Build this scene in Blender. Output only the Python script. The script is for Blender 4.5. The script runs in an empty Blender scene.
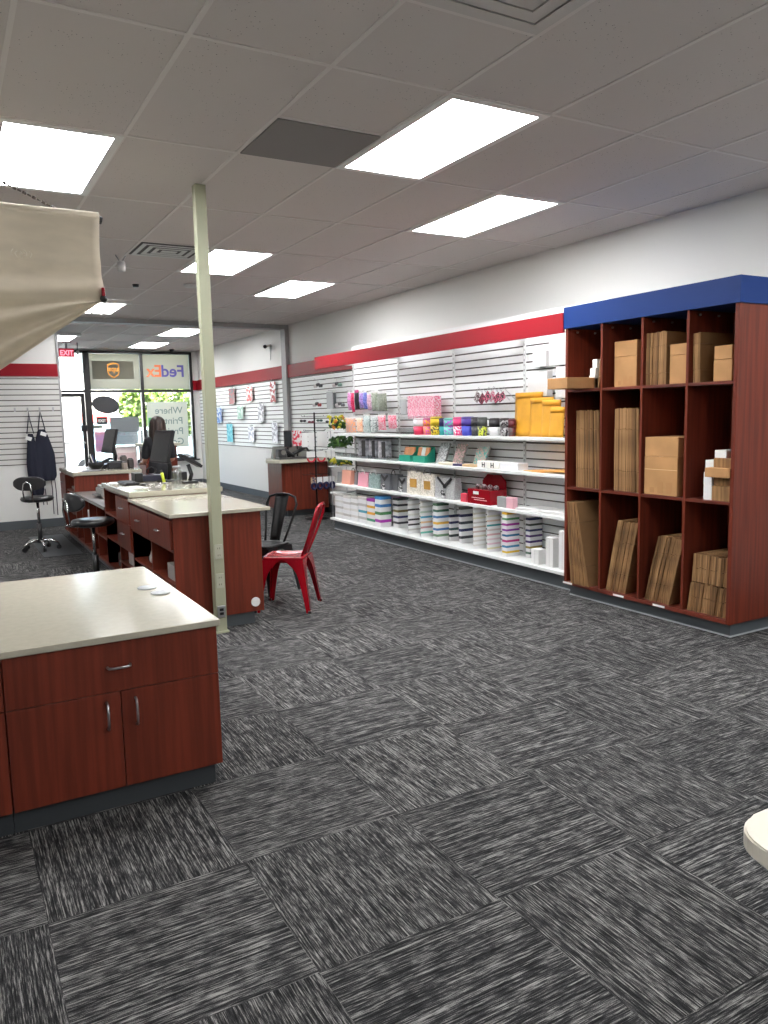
import bpy, bmesh, math, random
from mathutils import Vector, Matrix
random.seed(7)
SC = bpy.context.scene
COL = SC.collection
PI = math.pi
# ---------------------------------------------------------------- camera numbers
F, CH = 776.4, 1.6
YAW, PIT, ROL = .51392, -.12448, -.02297
fw = Vector((math.sin(YAW)*math.cos(PIT), math.cos(YAW)*math.cos(PIT), math.sin(PIT)))
r0 = Vector((math.cos(YAW), -math.sin(YAW), 0)); u0 = r0.cross(fw)
rt = r0*math.cos(ROL)+u0*math.sin(ROL); up = -r0*math.sin(ROL)+u0*math.cos(ROL)
def ray(x, y): return rt*((x-384)/F)+up*((512-y)/F)+fw
def ax(x, y, X): d = ray(x, y); return Vector((0, 0, CH))+d*(X/d.x)
def ay(x, y, Y): d = ray(x, y); return Vector((0, 0, CH))+d*(Y/d.y)
# ---------------------------------------------------------------- materials
def lin(c):
    out = []
    for v in c:
        v /= 255.
        out.append(v/12.92 if v <= .04045 else ((v+.055)/1.055)**2.4)
    return (*out, 1)
MC = {}
def mat(name, rgb, rough=.5, metal=0, spec=.5, vary=0, vs=(6, 6, 6), rgb2=None, trans=0, bump=0, bs=200, detail=3, ramp=(.35, .65)):
    if name in MC: return MC[name]
    m = bpy.data.materials.new(name); m.use_nodes = True; MC[name] = m
    nt = m.node_tree; N = nt.nodes; L = nt.links
    b = N['Principled BSDF']
    b.inputs['Roughness'].default_value = rough; b.inputs['Metallic'].default_value = metal
    b.inputs['Specular IOR Level'].default_value = spec
    b.inputs['Base Color'].default_value = lin(rgb)
    if trans:
        b.inputs['Transmission Weight'].default_value = trans
    tc = N.new('ShaderNodeTexCoord')
    if vary or rgb2:
        mp = N.new('ShaderNodeMapping'); mp.inputs['Scale'].default_value = vs
        L.new(tc.outputs['Object'], mp.inputs['Vector'])
        nz = N.new('ShaderNodeTexNoise'); nz.inputs['Scale'].default_value = 1; nz.inputs['Detail'].default_value = detail
        L.new(mp.outputs[0], nz.inputs['Vector'])
        cr = N.new('ShaderNodeValToRGB')
        c2 = rgb2 or tuple(max(0, v*(1-vary)) for v in rgb)
        cr.color_ramp.elements[0].color = lin(c2); cr.color_ramp.elements[1].color = lin(rgb)
        cr.color_ramp.elements[0].position = ramp[0]; cr.color_ramp.elements[1].position = ramp[1]
        L.new(nz.outputs[0], cr.inputs[0]); L.new(cr.outputs[0], b.inputs['Base Color'])
    if bump:
        n2 = N.new('ShaderNodeTexNoise'); n2.inputs['Scale'].default_value = bs
        L.new(tc.outputs['Object'], n2.inputs['Vector'])
        bp = N.new('ShaderNodeBump'); bp.inputs['Strength'].default_value = bump; bp.inputs['Distance'].default_value = .002
        L.new(n2.outputs[0], bp.inputs['Height']); L.new(bp.outputs[0], b.inputs['Normal'])
    return m
def emit(name, rgb, s, streak=False):
    if name in MC: return MC[name]
    m = bpy.data.materials.new(name); m.use_nodes = True; MC[name] = m
    nt = m.node_tree; nt.nodes.remove(nt.nodes['Principled BSDF'])
    e = nt.nodes.new('ShaderNodeEmission'); e.inputs[0].default_value = lin(rgb); e.inputs[1].default_value = s
    nt.links.new(e.outputs[0], nt.nodes['Material Output'].inputs[0])
    return m
def glassy(name, tint, refl=.06, tr=1.0):
    m = bpy.data.materials.new(name); m.use_nodes = True; MC[name] = m
    nt = m.node_tree; N = nt.nodes; L = nt.links; N.remove(N['Principled BSDF'])
    t = N.new('ShaderNodeBsdfTransparent'); t.inputs[0].default_value = tint
    g = N.new('ShaderNodeBsdfGlossy'); g.inputs['Roughness'].default_value = .02
    mx = N.new('ShaderNodeMixShader'); mx.inputs[0].default_value = refl
    L.new(t.outputs[0], mx.inputs[1]); L.new(g.outputs[0], mx.inputs[2]); L.new(mx.outputs[0], N['Material Output'].inputs[0])
    return m
def film(name, rgb, trl=.6):
    m = bpy.data.materials.new(name); m.use_nodes = True; MC[name] = m
    nt = m.node_tree; N = nt.nodes; L = nt.links; N.remove(N['Principled BSDF'])
    t = N.new('ShaderNodeBsdfTranslucent'); t.inputs[0].default_value = lin(rgb)
    g = N.new('ShaderNodeBsdfDiffuse'); g.inputs[0].default_value = lin(rgb)
    mx = N.new('ShaderNodeMixShader'); mx.inputs[0].default_value = trl
    L.new(g.outputs[0], mx.inputs[1]); L.new(t.outputs[0], mx.inputs[2]); L.new(mx.outputs[0], N['Material Output'].inputs[0])
    return m
WOOD = mat('cherry_laminate', (112, 48, 33), .38, vary=.2, vs=(34, 34, 1.6), spec=.26, detail=5)
WOODH = mat('cherry_laminate_level', (112, 49, 35), .34, vary=.28, vs=(26, 2, 26), spec=.45, detail=5)
CREAM = mat('cream_laminate', (171, 166, 150), .16, vary=.03, vs=(30, 30, 30))
WALLM = mat('wall_paint', (222, 222, 218), .75, bump=.1, bs=300)
WHITE = mat('white_metal', (214, 217, 215), .45, spec=.3)
SLAT = mat('slatwall_laminate', (228, 230, 229), .4)
SLATL = mat('slatwall_laminate_grey', (206, 205, 201), .45)
RED = mat('red_laminate', (134, 12, 27), .5, spec=.2)
BLUE = mat('blue_laminate', (14, 48, 108), .5, spec=.2)
GREYTRIM = mat('grey_vinyl', (78, 84, 88), .5)
DGREY = mat('dark_grey_vinyl', (48, 52, 55), .5)
GREYP = mat('grey_paint', (150, 150, 150), .5)
BLACK = mat('black_plastic', (22, 22, 24), .4)
BLACKM = mat('black_metal', (14, 14, 15), .45, spec=.25)
BRONZE = mat('dark_bronze', (30, 28, 28), .4)
CHROME = mat('chrome', (210, 210, 212), .18, metal=1)
STEEL = mat('brushed_steel', (175, 176, 178), .32, metal=1)
REDM = mat('red_enamel', (140, 10, 26), .25)
KRAFT = mat('kraft_board', (184, 140, 94), .8, vary=.08, vs=(5, 5, 5), spec=.2)
KRAFTD = mat('kraft_board_dark', (158, 120, 80), .85, vary=.25, vs=(8, 60, 3), spec=.2)
POLE = mat('pale_green_metal', (154, 156, 132), .45)
ENV = mat('yellow_paper', (226, 164, 46), .6, vary=.06, vs=(8, 8, 8))
WPAPER = mat('white_paper', (222, 222, 220), .6, spec=.3)
CLEAR = glassy('clear_acrylic', (.93, .95, .95, 1), .12)
GLASS = glassy('window_glass', (.94, .97, .96, 1), .05)
BEIGE = mat('beige_canvas', (214, 202, 180), .8, vary=.06, vs=(4, 4, 12), bump=.15, bs=500)
NAVY = mat('navy_cloth', (24, 27, 44), .85, bump=.3, bs=600)
SKIN = mat('skin', (214, 160, 134), .5)
HAIR = mat('brown_hair', (52, 34, 26), .5, vary=.4, vs=(60, 60, 3))
TOPB = mat('black_cloth', (26, 26, 30), .85)
JEAN = mat('blue_denim', (44, 52, 78), .85)
SCREEN = mat('black_screen', (38, 42, 46), .2)
# ceiling tile material
def ceiling_mat():
    m = mat('acoustic_tile', (214, 208, 205), .9, spec=.2); nt = m.node_tree; N = nt.nodes; L = nt.links
    b = N['Principled BSDF']; tc = N['Texture Coordinate']
    v = N.new('ShaderNodeTexVoronoi'); v.inputs['Scale'].default_value = 42
    L.new(tc.outputs['Object'], v.inputs['Vector'])
    n = N.new('ShaderNodeTexNoise'); n.inputs['Scale'].default_value = 3.; L.new(tc.outputs['Object'], n.inputs['Vector'])
    lt = N.new('ShaderNodeMath'); lt.operation = 'LESS_THAN'; lt.inputs[1].default_value = .11
    L.new(v.outputs['Distance'], lt.inputs[0])
    gt = N.new('ShaderNodeMath'); gt.operation = 'GREATER_THAN'; gt.inputs[1].default_value = .5; L.new(n.outputs[0], gt.inputs[0])
    mu = N.new('ShaderNodeMath'); mu.operation = 'MULTIPLY'; L.new(lt.outputs[0], mu.inputs[0]); L.new(gt.outputs[0], mu.inputs[1])
    mx = N.new('ShaderNodeMix'); mx.data_type = 'RGBA'; mx.inputs['A'].default_value = lin((214, 208, 205)); mx.inputs['B'].default_value = lin((120, 115, 113))
    L.new(mu.outputs[0], mx.inputs['Factor']); L.new(mx.outputs['Result'], b.inputs['Base Color'])
    return m
def carpet_mat():
    m = mat('carpet_tiles', (70, 70, 72), .95, spec=.1); nt = m.node_tree; N = nt.nodes; L = nt.links
    b = N['Principled BSDF']; geo = N.new('ShaderNodeNewGeometry')
    def math_(op, a, bb=None):
        n = N.new('ShaderNodeMath'); n.operation = op
        for i, s in enumerate((a, bb)):
            if s is None: continue
            if isinstance(s, (int, float)): n.inputs[i].default_value = s
            else: L.new(s, n.inputs[i])
        return n.outputs[0]
    sp = N.new('ShaderNodeSeparateXYZ'); L.new(geo.outputs['Position'], sp.inputs[0])
    T = .6555
    fx = math_('DIVIDE', math_('SUBTRACT', sp.outputs[0], .172), T); fy = math_('DIVIDE', math_('SUBTRACT', sp.outputs[1], 1.91), T)
    ix = math_('FLOOR', fx); iy = math_('FLOOR', fy)
    chk = math_('FLOORED_MODULO', math_('ADD', ix, iy), 2)
    par = math_('GREATER_THAN', chk, .5)
    cb = N.new('ShaderNodeCombineXYZ'); L.new(ix, cb.inputs[0]); L.new(iy, cb.inputs[1])
    wn = N.new('ShaderNodeTexWhiteNoise'); L.new(cb.outputs[0], wn.inputs['Vector'])
    def streak(sx, sy, det):
        c = N.new('ShaderNodeCombineXYZ')
        L.new(math_('MULTIPLY', sp.outputs[0], sx), c.inputs[0]); L.new(math_('MULTIPLY', sp.outputs[1], sy), c.inputs[1])
        L.new(math_('MULTIPLY', wn.outputs[0], 50.), c.inputs[2])
        n = N.new('ShaderNodeTexNoise'); n.inputs['Scale'].default_value = 1; n.inputs['Detail'].default_value = det; n.inputs['Roughness'].default_value = .6
        L.new(c.outputs[0], n.inputs['Vector']); return n.outputs[0]
    def lines(sx, sy, fx, fy):
        return math_('ADD', math_('MULTIPLY', streak(sx, sy, 2), .62), math_('MULTIPLY', streak(fx, fy, 1), .38))
    a = lines(6, 200, 26, 360); c = lines(200, 6, 360, 26)
    mx = N.new('ShaderNodeMix'); L.new(par, mx.inputs['Factor']); L.new(a, mx.inputs['A']); L.new(c, mx.inputs['B'])
    n3 = N.new('ShaderNodeTexNoise'); n3.inputs['Scale'].default_value = 14; n3.inputs['Detail'].default_value = 3; L.new(geo.outputs['Position'], n3.inputs['Vector'])
    n4 = N.new('ShaderNodeTexNoise'); n4.inputs['Scale'].default_value = 420; L.new(geo.outputs['Position'], n4.inputs['Vector'])
    tot = math_('ADD', mx.outputs['Result'], math_('MULTIPLY', math_('SUBTRACT', n3.outputs[0], .5), .16))
    tot = math_('ADD', tot, math_('MULTIPLY', math_('SUBTRACT', n4.outputs[0], .5), .25))
    tot = math_('ADD', tot, math_('MULTIPLY', math_('SUBTRACT', wn.outputs[0], .5), .025))
    cr = N.new('ShaderNodeValToRGB'); e = cr.color_ramp.elements
    e[0].position = .39; e[0].color = lin((25, 25, 26)); e[1].position = .67; e[1].color = lin((146, 145, 142))
    k = cr.color_ramp.elements.new(.51); k.color = lin((54, 54, 55))
    L.new(tot, cr.inputs[0]); L.new(cr.outputs[0], b.inputs['Base Color'])
    bp = N.new('ShaderNodeBump'); bp.inputs['Strength'].default_value = .4; bp.inputs['Distance'].default_value = .004
    L.new(tot, bp.inputs['Height']); L.new(bp.outputs[0], b.inputs['Normal'])
    return m
CEILM = ceiling_mat(); CARPET = carpet_mat()
LAMP = emit('lamp_diffuser', (250, 250, 252), 28.0)
_colcache = {}
def cm(rgb, rough=.5, **k):
    key = ('c', rgb, rough)
    if key not in _colcache: _colcache[key] = mat('plain_%d_%d_%d_%d' % (*rgb, int(rough*100)), rgb, rough, **k)
    return _colcache[key]
def pat(a, b, sc=40):
    return mat('pattern_%d_%d_%d_%d_%d' % (a[0], a[1], b[0], b[1], b[2]), a, .45, rgb2=b, vs=(sc*1.7, sc*1.7, sc*1.7), detail=1, ramp=(.47, .53))
# ---------------------------------------------------------------- object helpers
WO = {}
def tag(o, label=None, cat=None, group=None, kind=None):
    if label: o['label'] = label
    if cat: o['category'] = cat
    if group: o['group'] = group
    if kind: o['kind'] = kind
    return o
def thing(name, label, cat, loc=(0, 0, 0), group=None):
    o = bpy.data.objects.new(name, None); COL.objects.link(o); o.location = loc
    o.empty_display_size = .1
    WO[o] = Vector(loc); return tag(o, label, cat, group)
class B:
    def __init__(s): s.bm = bmesh.new(); s.mi = 0; s.mats = []
    def m(s, material):
        if material not in s.mats: s.mats.append(material)
        s.mi = s.mats.index(material); return s
    def _fin(s, faces, smooth=False):
        for f in faces: f.material_index = s.mi; f.smooth = smooth
    def hexa(s, p, bev=0, seg=2):
        vs = [s.bm.verts.new(q) for q in p]
        fs = [s.bm.faces.new([vs[i] for i in q]) for q in ((0, 3, 2, 1), (4, 5, 6, 7), (0, 1, 5, 4), (1, 2, 6, 5), (2, 3, 7, 6), (3, 0, 4, 7))]
        s._fin(fs)
        if bev:
            es = list({e for f in fs for e in f.edges})
            r = bmesh.ops.bevel(s.bm, geom=es, offset=bev, segments=seg, affect='EDGES', profile=.5)
            s._fin(r['faces'])
        return s
    def box(s, x0, x1, y0, y1, z0, z1, bev=0, seg=2):
        return s.hexa([(x0, y0, z0), (x1, y0, z0), (x1, y1, z0), (x0, y1, z0), (x0, y0, z1), (x1, y0, z1), (x1, y1, z1), (x0, y1, z1)], bev, seg)
    def obox(s, M, sx, sy, sz, bev=0):
        h = [(-sx, -sy, -sz), (sx, -sy, -sz), (sx, sy, -sz), (-sx, sy, -sz), (-sx, -sy, sz), (sx, -sy, sz), (sx, sy, sz), (-sx, sy, sz)]
        return s.hexa([M @ (Vector(q)*.5) for q in h], bev)
    def rings(s, R, caps=True, smooth=True, closed=False):
        V = [[s.bm.verts.new(q) for q in r] for r in R]; fs = []; n = len(R[0])
        K = len(V) if closed else len(V)-1
        for i in range(K):
            a, b = V[i], V[(i+1) % len(V)]
            for j in range(n): fs.append(s.bm.faces.new((a[j], a[(j+1) % n], b[(j+1) % n], b[j])))
        s._fin(fs, smooth)
        if caps and not closed:
            s._fin([s.bm.faces.new(list(reversed(V[0]))), s.bm.faces.new(V[-1])])
        return s
    def tube(s, pts, r, n=8, closed=False):
        pts = [Vector(p) for p in pts]; R = []; rr = r if isinstance(r, (list, tuple)) else [r]*len(pts)
        prev = None
        for i, p in enumerate(pts):
            if closed: t = pts[(i+1) % len(pts)]-pts[i-1]
            else: t = pts[min(i+1, len(pts)-1)]-pts[max(i-1, 0)]
            t.normalize()
            if prev is None:
                a = Vector((0, 0, 1)) if abs(t.z) < .9 else Vector((1, 0, 0)); x = t.cross(a).normalized()
            else: x = (prev-t*prev.dot(t)).normalized()
            prev = x; y = t.cross(x)
            R.append([p+(x*math.cos(2*PI*k/n)+y*math.sin(2*PI*k/n))*rr[i] for k in range(n)])
        return s.rings(R, closed=closed)
    def lathe(s, prof, c=(0, 0, 0), n=20, sx=1, sy=1):
        return s.rings([[Vector((c[0]+r*sx*math.cos(2*PI*k/n), c[1]+r*sy*math.sin(2*PI*k/n), c[2]+z)) for k in range(n)] for r, z in prof])
    def prism(s, pts, v, bev=0, smooth=False):
        """closed polygon pts extruded by vector v"""
        v = Vector(v); a = [Vector(p) for p in pts]; R = [a, [p+v for p in a]]
        V = [[s.bm.verts.new(q) for q in r] for r in R]; n = len(a); fs = []
        for j in range(n): fs.append(s.bm.faces.new((V[0][j], V[0][(j+1) % n], V[1][(j+1) % n], V[1][j])))
        fs += [s.bm.faces.new(list(reversed(V[0]))), s.bm.faces.new(V[1])]
        s._fin(fs, smooth)
        if bev:
            es = list({e for f in fs[-2:] for e in f.edges})
            r = bmesh.ops.bevel(s.bm, geom=es, offset=bev, segments=2, affect='EDGES'); s._fin(r['faces'])
        return s
    def ball(s, c, r, sc=(1, 1, 1), u=14, v=9):
        R = []
        for i in range(v+1):
            t = PI*(i+.02*(i == 0)-.02*(i == v))/v
            R.append([Vector((c[0]+r*sc[0]*math.sin(t)*math.cos(2*PI*k/u), c[1]+r*sc[1]*math.sin(t)*math.sin(2*PI*k/u), c[2]-r*sc[2]*math.cos(t))) for k in range(u)])
        return s.rings(R)
    def grid(s, fn, nu, nv, th, smooth=True):
        """sheet fn(u,v)->point, thickened along its normals by th"""
        P = [[Vector(fn(i/nu, j/nv)) for j in range(nv+1)] for i in range(nu+1)]
        Nn = [[None]*(nv+1) for _ in range(nu+1)]
        for i in range(nu+1):
            for j in range(nv+1):
                a = P[min(i+1, nu)][j]-P[max(i-1, 0)][j]; b = P[i][min(j+1, nv)]-P[i][max(j-1, 0)]
                q = a.cross(b); Nn[i][j] = q.normalized() if q.length > 1e-9 else Vector((0, 1, 0))
        A = [[s.bm.verts.new(P[i][j]+Nn[i][j]*th/2) for j in range(nv+1)] for i in range(nu+1)]
        C = [[s.bm.verts.new(P[i][j]-Nn[i][j]*th/2) for j in range(nv+1)] for i in range(nu+1)]
        fs = []
        for i in range(nu):
            for j in range(nv):
                fs.append(s.bm.faces.new((A[i][j], A[i+1][j], A[i+1][j+1], A[i][j+1])))
                fs.append(s.bm.faces.new((C[i][j], C[i][j+1], C[i+1][j+1], C[i+1][j])))
        for i in range(nu):
            fs.append(s.bm.faces.new((A[i+1][0], A[i][0], C[i][0], C[i+1][0]))); fs.append(s.bm.faces.new((A[i][nv], A[i+1][nv], C[i+1][nv], C[i][nv])))
        for j in range(nv):
            fs.append(s.bm.faces.new((A[0][j], A[0][j+1], C[0][j+1], C[0][j]))); fs.append(s.bm.faces.new((A[nu][j+1], A[nu][j], C[nu][j], C[nu][j+1])))
        s._fin(fs, smooth); return s
    def build(s, name, material=None, parent=None):
        bmesh.ops.recalc_face_normals(s.bm, faces=s.bm.faces)
        me = bpy.data.meshes.new(name); s.bm.to_mesh(me); s.bm.free()
        return link(name, me, ([material] if material and not s.mats else s.mats), parent)
def link(name, me, mats, parent=None):
    for m in mats: me.materials.append(m)
    o = bpy.data.objects.new(name, me); COL.objects.link(o)
    if parent:
        o.parent = parent; WO[o] = WO[parent]; me.transform(Matrix.Translation(-WO[parent]))
    else:
        xs = [v.co for v in me.vertices]
        c = Vector(((min(v.x for v in xs)+max(v.x for v in xs))/2, (min(v.y for v in xs)+max(v.y for v in xs))/2, min(v.z for v in xs)))
        me.transform(Matrix.Translation(-c)); o.location = c; WO[o] = c
    return o
def struct(name, b, m=None, parent=None):
    o = b.build(name, m, parent)
    if not parent: o['kind'] = 'structure'
    return o
def copy_tree(o, parent=None):
    c = o.copy(); COL.objects.link(c)
    if parent: c.parent = parent
    for ch in list(o.children): copy_tree(ch, c)
    return c
VIEW = Matrix(((1, 0, 0, 0), (0, 0, -1, 0), (0, 1, 0, 0), (0, 0, 0, 1)))       # text facing -Y
BACK = Matrix(((-1, 0, 0, 0), (0, 0, 1, 0), (0, 1, 0, 0), (0, 0, 0, 1)))       # text facing +Y (street side)
AISLE = Matrix(((0, 0, -1, 0), (-1, 0, 0, 0), (0, 1, 0, 0), (0, 0, 0, 1)))     # text facing -X
def text(name, body, h, at, R, m, parent, bold=0, align='CENTER', sx=1):
    cu = bpy.data.curves.new(name, 'FONT'); cu.body = body; cu.size = h; cu.extrude = .001; cu.offset = bold; cu.align_x = align
    o = bpy.data.objects.new(name, cu); COL.objects.link(o)
    bpy.context.view_layer.update()
    dg = bpy.context.evaluated_depsgraph_get()
    me = bpy.data.meshes.new_from_object(o.evaluated_get(dg)); bpy.data.objects.remove(o)
    me.name = name; me.materials.clear()
    me.transform(Matrix.Translation(at) @ R @ Matrix.Diagonal((sx, 1, 1, 1)))
    return link(name, me, [m], parent)
def skin_mesh(verts, edges, levels=1, root=0):
    me = bpy.data.meshes.new('sk'); me.from_pydata([v[0] for v in verts], edges, [])
    o = bpy.data.objects.new('sk', me); COL.objects.link(o)
    o.modifiers.new('s', 'SKIN'); sb = o.modifiers.new('b', 'SUBSURF'); sb.levels = levels; sb.render_levels = levels
    for i, v in enumerate(verts):
        r = v[1] if isinstance(v[1], tuple) else (v[1], v[1])
        me.skin_vertices[0].data[i].radius = r; me.skin_vertices[0].data[i].use_root = (i == root)
    bpy.context.view_layer.update(); dg = bpy.context.evaluated_depsgraph_get()
    r = bpy.data.meshes.new_from_object(o.evaluated_get(dg)); bpy.data.objects.remove(o)
    for p in r.polygons: p.use_smooth = True
    return r
ORD = ['', 'first', 'second', 'third', 'fourth', 'fifth', 'sixth', 'seventh', 'eighth', 'ninth', 'tenth', 'eleventh', 'twelfth', 'thirteenth', 'fourteenth', 'fifteenth', 'sixteenth', 'seventeenth', 'eighteenth']
CZ = 3.24
XR, XL, YB, YF, YP = 5.58, -3.6, 19.0, -2.6, 12.9
#%%ROOM
# ================================================================= ROOM
struct('floor', B().box(XL, XR, YF, YB, -.1, 0), CARPET)
struct('ceiling', B().box(XL, XR, YF, YB, CZ, CZ+.12), CEILM)
GX = [1.063+.678*i for i in range(-7, 7)]; GY = [3.49+1.347*i for i in range(-4, 12)]
g = B()
for x in GX: g.box(x-.012, x+.012, YF, YB, CZ-.005, CZ-.0002)
for y in GY: g.box(XL, XR, y-.012, y+.012, CZ-.0046, CZ-.0002)
for x, y in ((1.74, 4.18), (1.74, 2.82)): g.box(x, x+.678, y-.012, y+.012, CZ-.0044, CZ-.0002)
struct('trim_1', g, mat('ceiling_grid_metal', (225, 220, 217), .5))
struct('wall_right', B().box(XR, XR+.12, YF, YB, 0, CZ), WALLM)
struct('wall_left', B().box(XL-.12, XL, YF, YB, 0, CZ), WALLM)
struct('wall_front', B().box(XL, XR, YF-.12, YF, 0, CZ), WALLM)
w = B(); w.box(XL, 1.85, YB, YB+.15, 0, CZ).box(5.43, XR, YB, YB+.15, 0, CZ).box(3.03, 5.43, YB, YB+.15, 0, .62).box(1.85, 5.43, YB, YB+.15, 3.21, CZ)
struct('wall_back', w, WALLM)
struct('wall_partition', B().box(XL, 1.64, YP, YP+.16, 0, CZ), WALLM)
struct('trim_2', B().box(1.64, XR, 13.22, 13.42, 3.165, CZ), GREYP)
struct('trim_3', B().box(5.50, XR, 13.22, 13.42, 0, 3.165), GREYP)
struct('trim_4', B().box(1.62, 1.655, YP-.02, YP+.17, 0, CZ), GREYP)
struct('baseboard_partition', B().box(XL, 1.62, YP-.012, YP, 0, .13), GREYTRIM)
struct('baseboard_right', B().box(XR-.012, XR, YF, 13.2, 0, .13).box(XR-.012, XR, 13.43, YB, 0, .13), GREYTRIM)
struct('baseboard_back', B().box(3.06, XR-.02, YB-.012, YB, 0, .13), GREYTRIM)
# red bands
TB = [6]
def band(label, b): struct('trim_%d' % TB[0], b, RED); TB[0] += 1
band('red trim band above the slatted panel where the aprons hang', B().box(XL, 1.62, YP-.035, YP, 2.295, 2.48))
band('long red trim band high on right wall above paper samples', B().box(XR-.05, XR, 10.0, YB-.02, 2.305, 2.535).box(5.44, XR, YB-.05, YB-.001, 2.305, 2.535))
GROOVE_SHADE = mat('shaded_groove_core', (92, 88, 84), .8)  # board colour darkened to stand in for shade inside the deep slat grooves
def slats_x(b, X, y0, y1, z0, z1, th=.018, pitch=.08, m=None):
    z = z0
    b.m(GROOVE_SHADE).box(X-.004, X, y0, y1, z0, z1).m(m or SLAT)
    while z < z1-.01:
        b.box(X-th, X-.004, y0, y1, z+.015, min(z+pitch, z1)); z += pitch
def slats_y(b, Y, x0, x1, z0, z1, th=.018, pitch=.08, m=None):
    z = z0
    b.m(GROOVE_SHADE).box(x0, x1, Y-.004, Y, z0, z1).m(m or SLAT)
    while z < z1-.01:
        b.box(x0, x1, Y-th, Y-.004, z+.015, min(z+pitch, z1)); z += pitch
b = B(); slats_y(b, YP-.001, XL, 1.62, .97, 2.29, m=SLATL); struct('trim_8', b)
b = B(); slats_x(b, XR-.001, 9.95, 13.2, 1.0, 2.30); slats_x(b, XR-.001, 13.43, YB-.1, 1.0, 2.30)
struct('trim_9', b)
# ---- storefront
f = B(); ya, yb = YB-.05, YB+.1
f.box(2.93, 3.07, ya, yb, 0, 3.21, .004)
f.box(4.195, 4.265, ya, yb, .62, 3.21, .004); f.box(5.37, 5.43, ya, yb, .62, 3.21, .004)
f.box(1.85, 1.93, ya, yb, 0, 3.21, .004)
f.box(1.85, 5.43, ya, yb, 3.15, 3.21, .004); f.box(1.85, 5.43, ya+.005, yb-.005, 2.26, 2.32, .004); f.box(3.07, 5.43, ya+.005, yb-.005, .62, .68, .004)
f.box(3.05, 5.5, YB-.1, YB-.05, .60, .635, .004)
struct('trim_5', f, BRONZE)
for i, (x0, x1, z0, z1) in enumerate(((1.93, 2.93, 2.32, 3.15), (3.07, 4.195, 2.32, 3.15), (4.265, 5.37, 2.32, 3.15), (3.07, 4.195, .68, 2.26), (4.265, 5.37, .68, 2.26))):
    struct('window_%d' % (i+1), B().box(x0, x1, YB+.03, YB+.036, z0, z1), GLASS)
d = struct('door_1', B().box(1.94, 2.02, YB, YB+.05, .01, 2.25, .003).box(2.84, 2.92, YB, YB+.05, .01, 2.25, .003).box(2.02, 2.84, YB, YB+.05, 2.16, 2.25, .003).box(2.02, 2.84, YB, YB+.05, .01, .25, .003), BRONZE)
B().box(2.02, 2.84, YB+.022, YB+.028, .25, 2.16).build('glass', GLASS, d)
B().box(1.98, 2.88, YB-.06, YB-.03, 1.10, 1.14, .006).box(1.98, 2.0, YB-.04, YB, 1.1, 1.14).box(2.86, 2.88, YB-.04, YB, 1.1, 1.14).build('push_bar', STEEL, d)
B().box(2.80, 2.93, YB-.06, YB, 1.38, 1.52, .01).build('lock_case', BLACK, d)
# ---- signs on the glass (readable from the street, so mirrored in here)
YS = YB-.0
SIGNW = film('backlit_white_film', (186, 180, 166), .75); SIGNG = film('grey_film', (150, 147, 134), .6)
def sgn(x0, x1, z0, z1, m, name, label, cat='sign', y=YB+.012, th=.006):
    o = B().box(x0, x1, y, y+th, z0, z1).build(name, m); return tag(o, label, cat)
o = sgn(3.075, 4.19, 2.33, 3.145, SIGNW, 'window_sign', 'white backlit window sign with grey panel and orange shield emblem')
B().box(3.13, 4.06, YB+.006, YB+.0118, 2.57, 2.98).build('grey_panel', SIGNG, o)
sx, sz = 3.60, 2.775
def shield(k): return [Vector((sx+k*x, YB+.005, sz+k*z)) for x, z in ((-.135, .12), (-.09, .155), (0, .175), (.09, .155), (.135, .12), (.135, -.04), (.11, -.11), (.06, -.15), (0, -.185), (-.06, -.15), (-.11, -.11), (-.135, -.04))]
ORG = mat('orange_film', (236, 160, 52), .5)
a, c = shield(1), shield(.86)
s_ = B()
for i in range(12):
    j = (i+1) % 12; q = [a[i], a[j], c[j], c[i]]
    s_.prism(q, (0, -.003, 0))
s_.build('shield_emblem', ORG, o)
text('lettering', 'ups', .17, (sx, YB+.003, sz-.03), BACK, ORG, o, .006)
B().prism([(sx-.125, YB+.004, sz+.135), (sx-.06, YB+.004, sz+.165), (sx, YB+.004, sz+.172), (sx+.06, YB+.004, sz+.165), (sx+.125, YB+.004, sz+.14), (sx+.06, YB+.004, sz+.135), (sx, YB+.004, sz+.13), (sx-.06, YB+.004, sz+.118), (sx-.12, YB+.004, sz+.085)], (0, -.003, 0)).build('emblem_band', ORG, o)
o = sgn(4.27, 5.365, 2.33, 3.145, SIGNW, 'window_sign', 'white backlit window sign with purple and orange mirrored lettering')
PUR = mat('purple_film', (92, 82, 158), .5); ORF = mat('orange_red_film', (232, 120, 72), .5)
text('lettering', 'Fed', .39, (5.26, YB+.008, 2.63), BACK, PUR, o, .008, 'LEFT')
text('lettering', 'Ex', .39, (4.715, YB+.008, 2.63), BACK, ORF, o, .008, 'LEFT', .92)
B().lathe([(.001, 0), (.012, 0), (.012, .004), (.001, .004)], (0, 0, 0), 10).bm.free()
o = sgn(4.31, 5.28, .93, 2.03, film('pale_film', (202, 198, 186), .7), 'window_poster', 'pale window poster with four mirrored words beside the frame', 'poster')
TG = mat('grey_green_ink', (120, 132, 128), .6)
for s, z in (('Where', 1.70), ('Print', 1.45), ('Projects', 1.20), ('Go.', .95)):
    text('lettering', s, .23, (5.16, YB+.008, z+.05), BACK, TG, o, .002, 'LEFT')
B().box(4.33, 4.43, YB+.006, YB+.011, 1.45, 1.66).build('green_patch', mat('green_ink', (90, 180, 110), .6), o)
o = B(); n = 36
o.prism([(3.38+.31*math.cos(2*PI*k/n)*.98+.03*math.sin(2*PI*k/n), YB+.01, 1.98+.2*math.sin(2*PI*k/n)-.05*math.cos(2*PI*k/n)) for k in range(n)], (0, .008, 0))
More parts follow.
